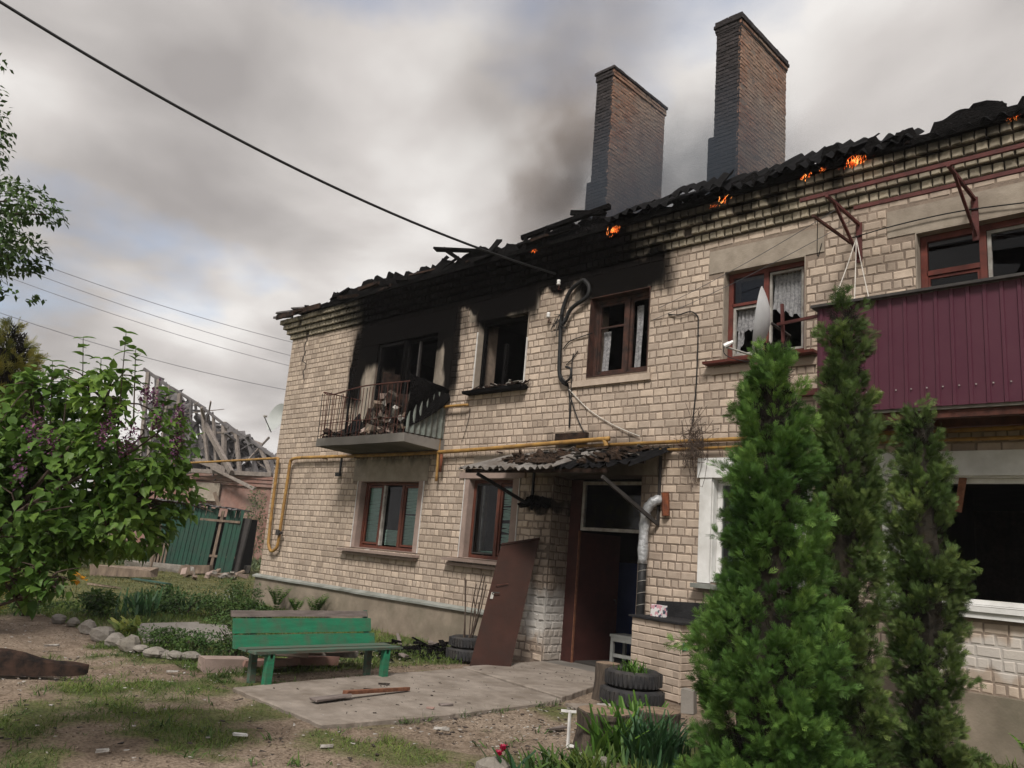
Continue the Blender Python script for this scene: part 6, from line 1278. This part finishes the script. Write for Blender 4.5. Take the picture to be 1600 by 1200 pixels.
raf(AT(300, 716, 46), AT(355, 735, 44), .3); raf(AT(320, 663, 46), AT(362, 738, 43.5), .25); raf(AT(298, 735, 44.5), AT(425, 742, 43.5), .22); raf(AT(330, 730, 44), AT(398, 764, 42.8), .15)
bush('sapling', 'pale sapling growing in the ruined roof', eR*(1, 1, 0)-rx*2.5+ry*1.5, (1.6, 1.2, 3.4), 1500, .22, 'leaf_pale', 70, 'bush'); bush('sapling', 'slim green sapling in front of the ruined red wall', AT(408, 760, 38)*(1, 1, 0), (.7, .7, 2.2), 1500, .15, 'leaf_pale', 71, 'bush')
# roof wreckage lying between the bare rafters of the ruin
b = MB(); V = []; n1_, n2_ = 46, 16
for i in range(n1_+1):
    for j in range(n2_+1):
        t, z = i/n1_, j/n2_; h_ = hip(t)+ry*1.2-(0, 0, .25); f_ = R0+rx*np.dot(h_-R0, rx)+ry*.5+(0, 0, zw-.1); V.append(h_*(1-z)+f_*z+RNG.normal(size=3)*.16)
F = [(i*(n2_+1)+j, (i+1)*(n2_+1)+j, (i+1)*(n2_+1)+j+1, i*(n2_+1)+j+1) for i in range(n1_) for j in range(n2_) if vnoise([[i*.35, j*.5, 2]])[0] > .30 or j > 9]
b.add(V, F); b.build('roof_wreckage', 'rafter_dark', ru)

# ================================================================== SMOKE AND HAZE
def smoke(name, label, c, r, dens, col, scale, seed, thr=.42, absb=(0, 0, 0)):
    V, F = [], []; nu, nv = 24, 14
    for j in range(nv+1):
        th = math.pi*j/nv
        for i in range(nu): ph = 2*math.pi*i/nu; V.append(np.asarray(c)+np.asarray(r)*np.array((math.sin(th)*math.cos(ph), math.sin(th)*math.sin(ph), math.cos(th))))
    q = MB(); q.add(V, [(j*nu+i, (j+1)*nu+i, (j+1)*nu+(i+1) % nu, j*nu+(i+1) % nu) for j in range(nv) for i in range(nu)])
    M = bpy.data.materials.new(name); M.use_nodes = True; t = M.node_tree; l = t.links.new; t.nodes.remove(t.nodes['Principled BSDF']); o = t.nodes['Material Output']
    pv = nd(t, 'ShaderNodeVolumePrincipled'); pv.inputs['Color'].default_value = (*col, 1); pv.inputs['Absorption Color'].default_value = (*absb, 1); l(pv.outputs[0], o.inputs['Volume'])
    g = nd(t, 'ShaderNodeNewGeometry'); sb = nd(t, 'ShaderNodeVectorMath', operation='SUBTRACT'); l(g.outputs['Position'], sb.inputs[0]); sb.inputs[1].default_value = tuple(map(float, c))
    dvd = nd(t, 'ShaderNodeVectorMath', operation='DIVIDE'); l(sb.outputs[0], dvd.inputs[0]); dvd.inputs[1].default_value = tuple(map(float, r)); ln_ = nd(t, 'ShaderNodeVectorMath', operation='LENGTH'); l(dvd.outputs[0], ln_.inputs[0])
    fo = nd(t, 'ShaderNodeMapRange', interpolation_type='SMOOTHSTEP'); l(ln_.outputs['Value'], fo.inputs[0]); fo.inputs[1].default_value = .25; fo.inputs[2].default_value = 1.0; fo.inputs[3].default_value = 1; fo.inputs[4].default_value = 0
    mp = nd(t, 'ShaderNodeMapping'); mp.inputs['Location'].default_value = (seed, seed*2, 0); l(g.outputs['Position'], mp.inputs[0]); n = nd(t, 'ShaderNodeTexNoise'); n.inputs['Scale'].default_value = scale; n.inputs['Detail'].default_value = 4; n.inputs['Distortion'].default_value = .6; l(mp.outputs[0], n.inputs['Vector'])
    nr = nd(t, 'ShaderNodeMapRange', interpolation_type='SMOOTHSTEP'); l(n.outputs['Fac'], nr.inputs[0]); nr.inputs[1].default_value = thr; nr.inputs[2].default_value = thr+.28
    mu = nd(t, 'ShaderNodeMath', operation='MULTIPLY'); l(fo.outputs[0], mu.inputs[0]); l(nr.outputs[0], mu.inputs[1]); m2 = nd(t, 'ShaderNodeMath', operation='MULTIPLY'); l(mu.outputs[0], m2.inputs[0]); m2.inputs[1].default_value = dens; l(m2.outputs[0], pv.inputs['Density'])
    MATS[name] = M; return kind(tag(q.build(name, name), label, 'smoke'), 'stuff')
smoke('chimney_smoke', 'blue-grey smoke drifting round the chimney feet', (-8.3, 3.0, 8.5), (3.9, 2.6, 3.0), .62, (.13, .16, .20), .55, 3.0, .34)
smoke('smoke_plume', 'brown smoke plume rising beside the farther chimney', (-13.0, 5.0, 11.2), (2.6, 2.2, 4.2), .75, (.32, .245, .20), .6, 8.0, .36)
smoke('drifting_smoke', 'thin grey-brown smoke drifting off high above the burnt corner of the roof', (-17.0, 9.0, 18.0), (8.0, 5.0, 6.5), .13, (.30, .26, .24), .22, 5.0, .36)
b = MB(); b.box(-640, 440, -440, 640, -1.6, 25.5); H = b.build('haze', None)
M = bpy.data.materials.new('haze'); M.use_nodes = True; t = M.node_tree; t.nodes.remove(t.nodes['Principled BSDF']); pv = nd(t, 'ShaderNodeVolumePrincipled'); pv.inputs['Color'].default_value = (.92, .92, .94, 1); pv.inputs['Density'].default_value = .0006
t.links.new(pv.outputs[0], t.nodes['Material Output'].inputs['Volume']); H.data.materials.append(M); kind(tag(H, 'thin smoky haze in the air over the yard', 'haze'), 'stuff')
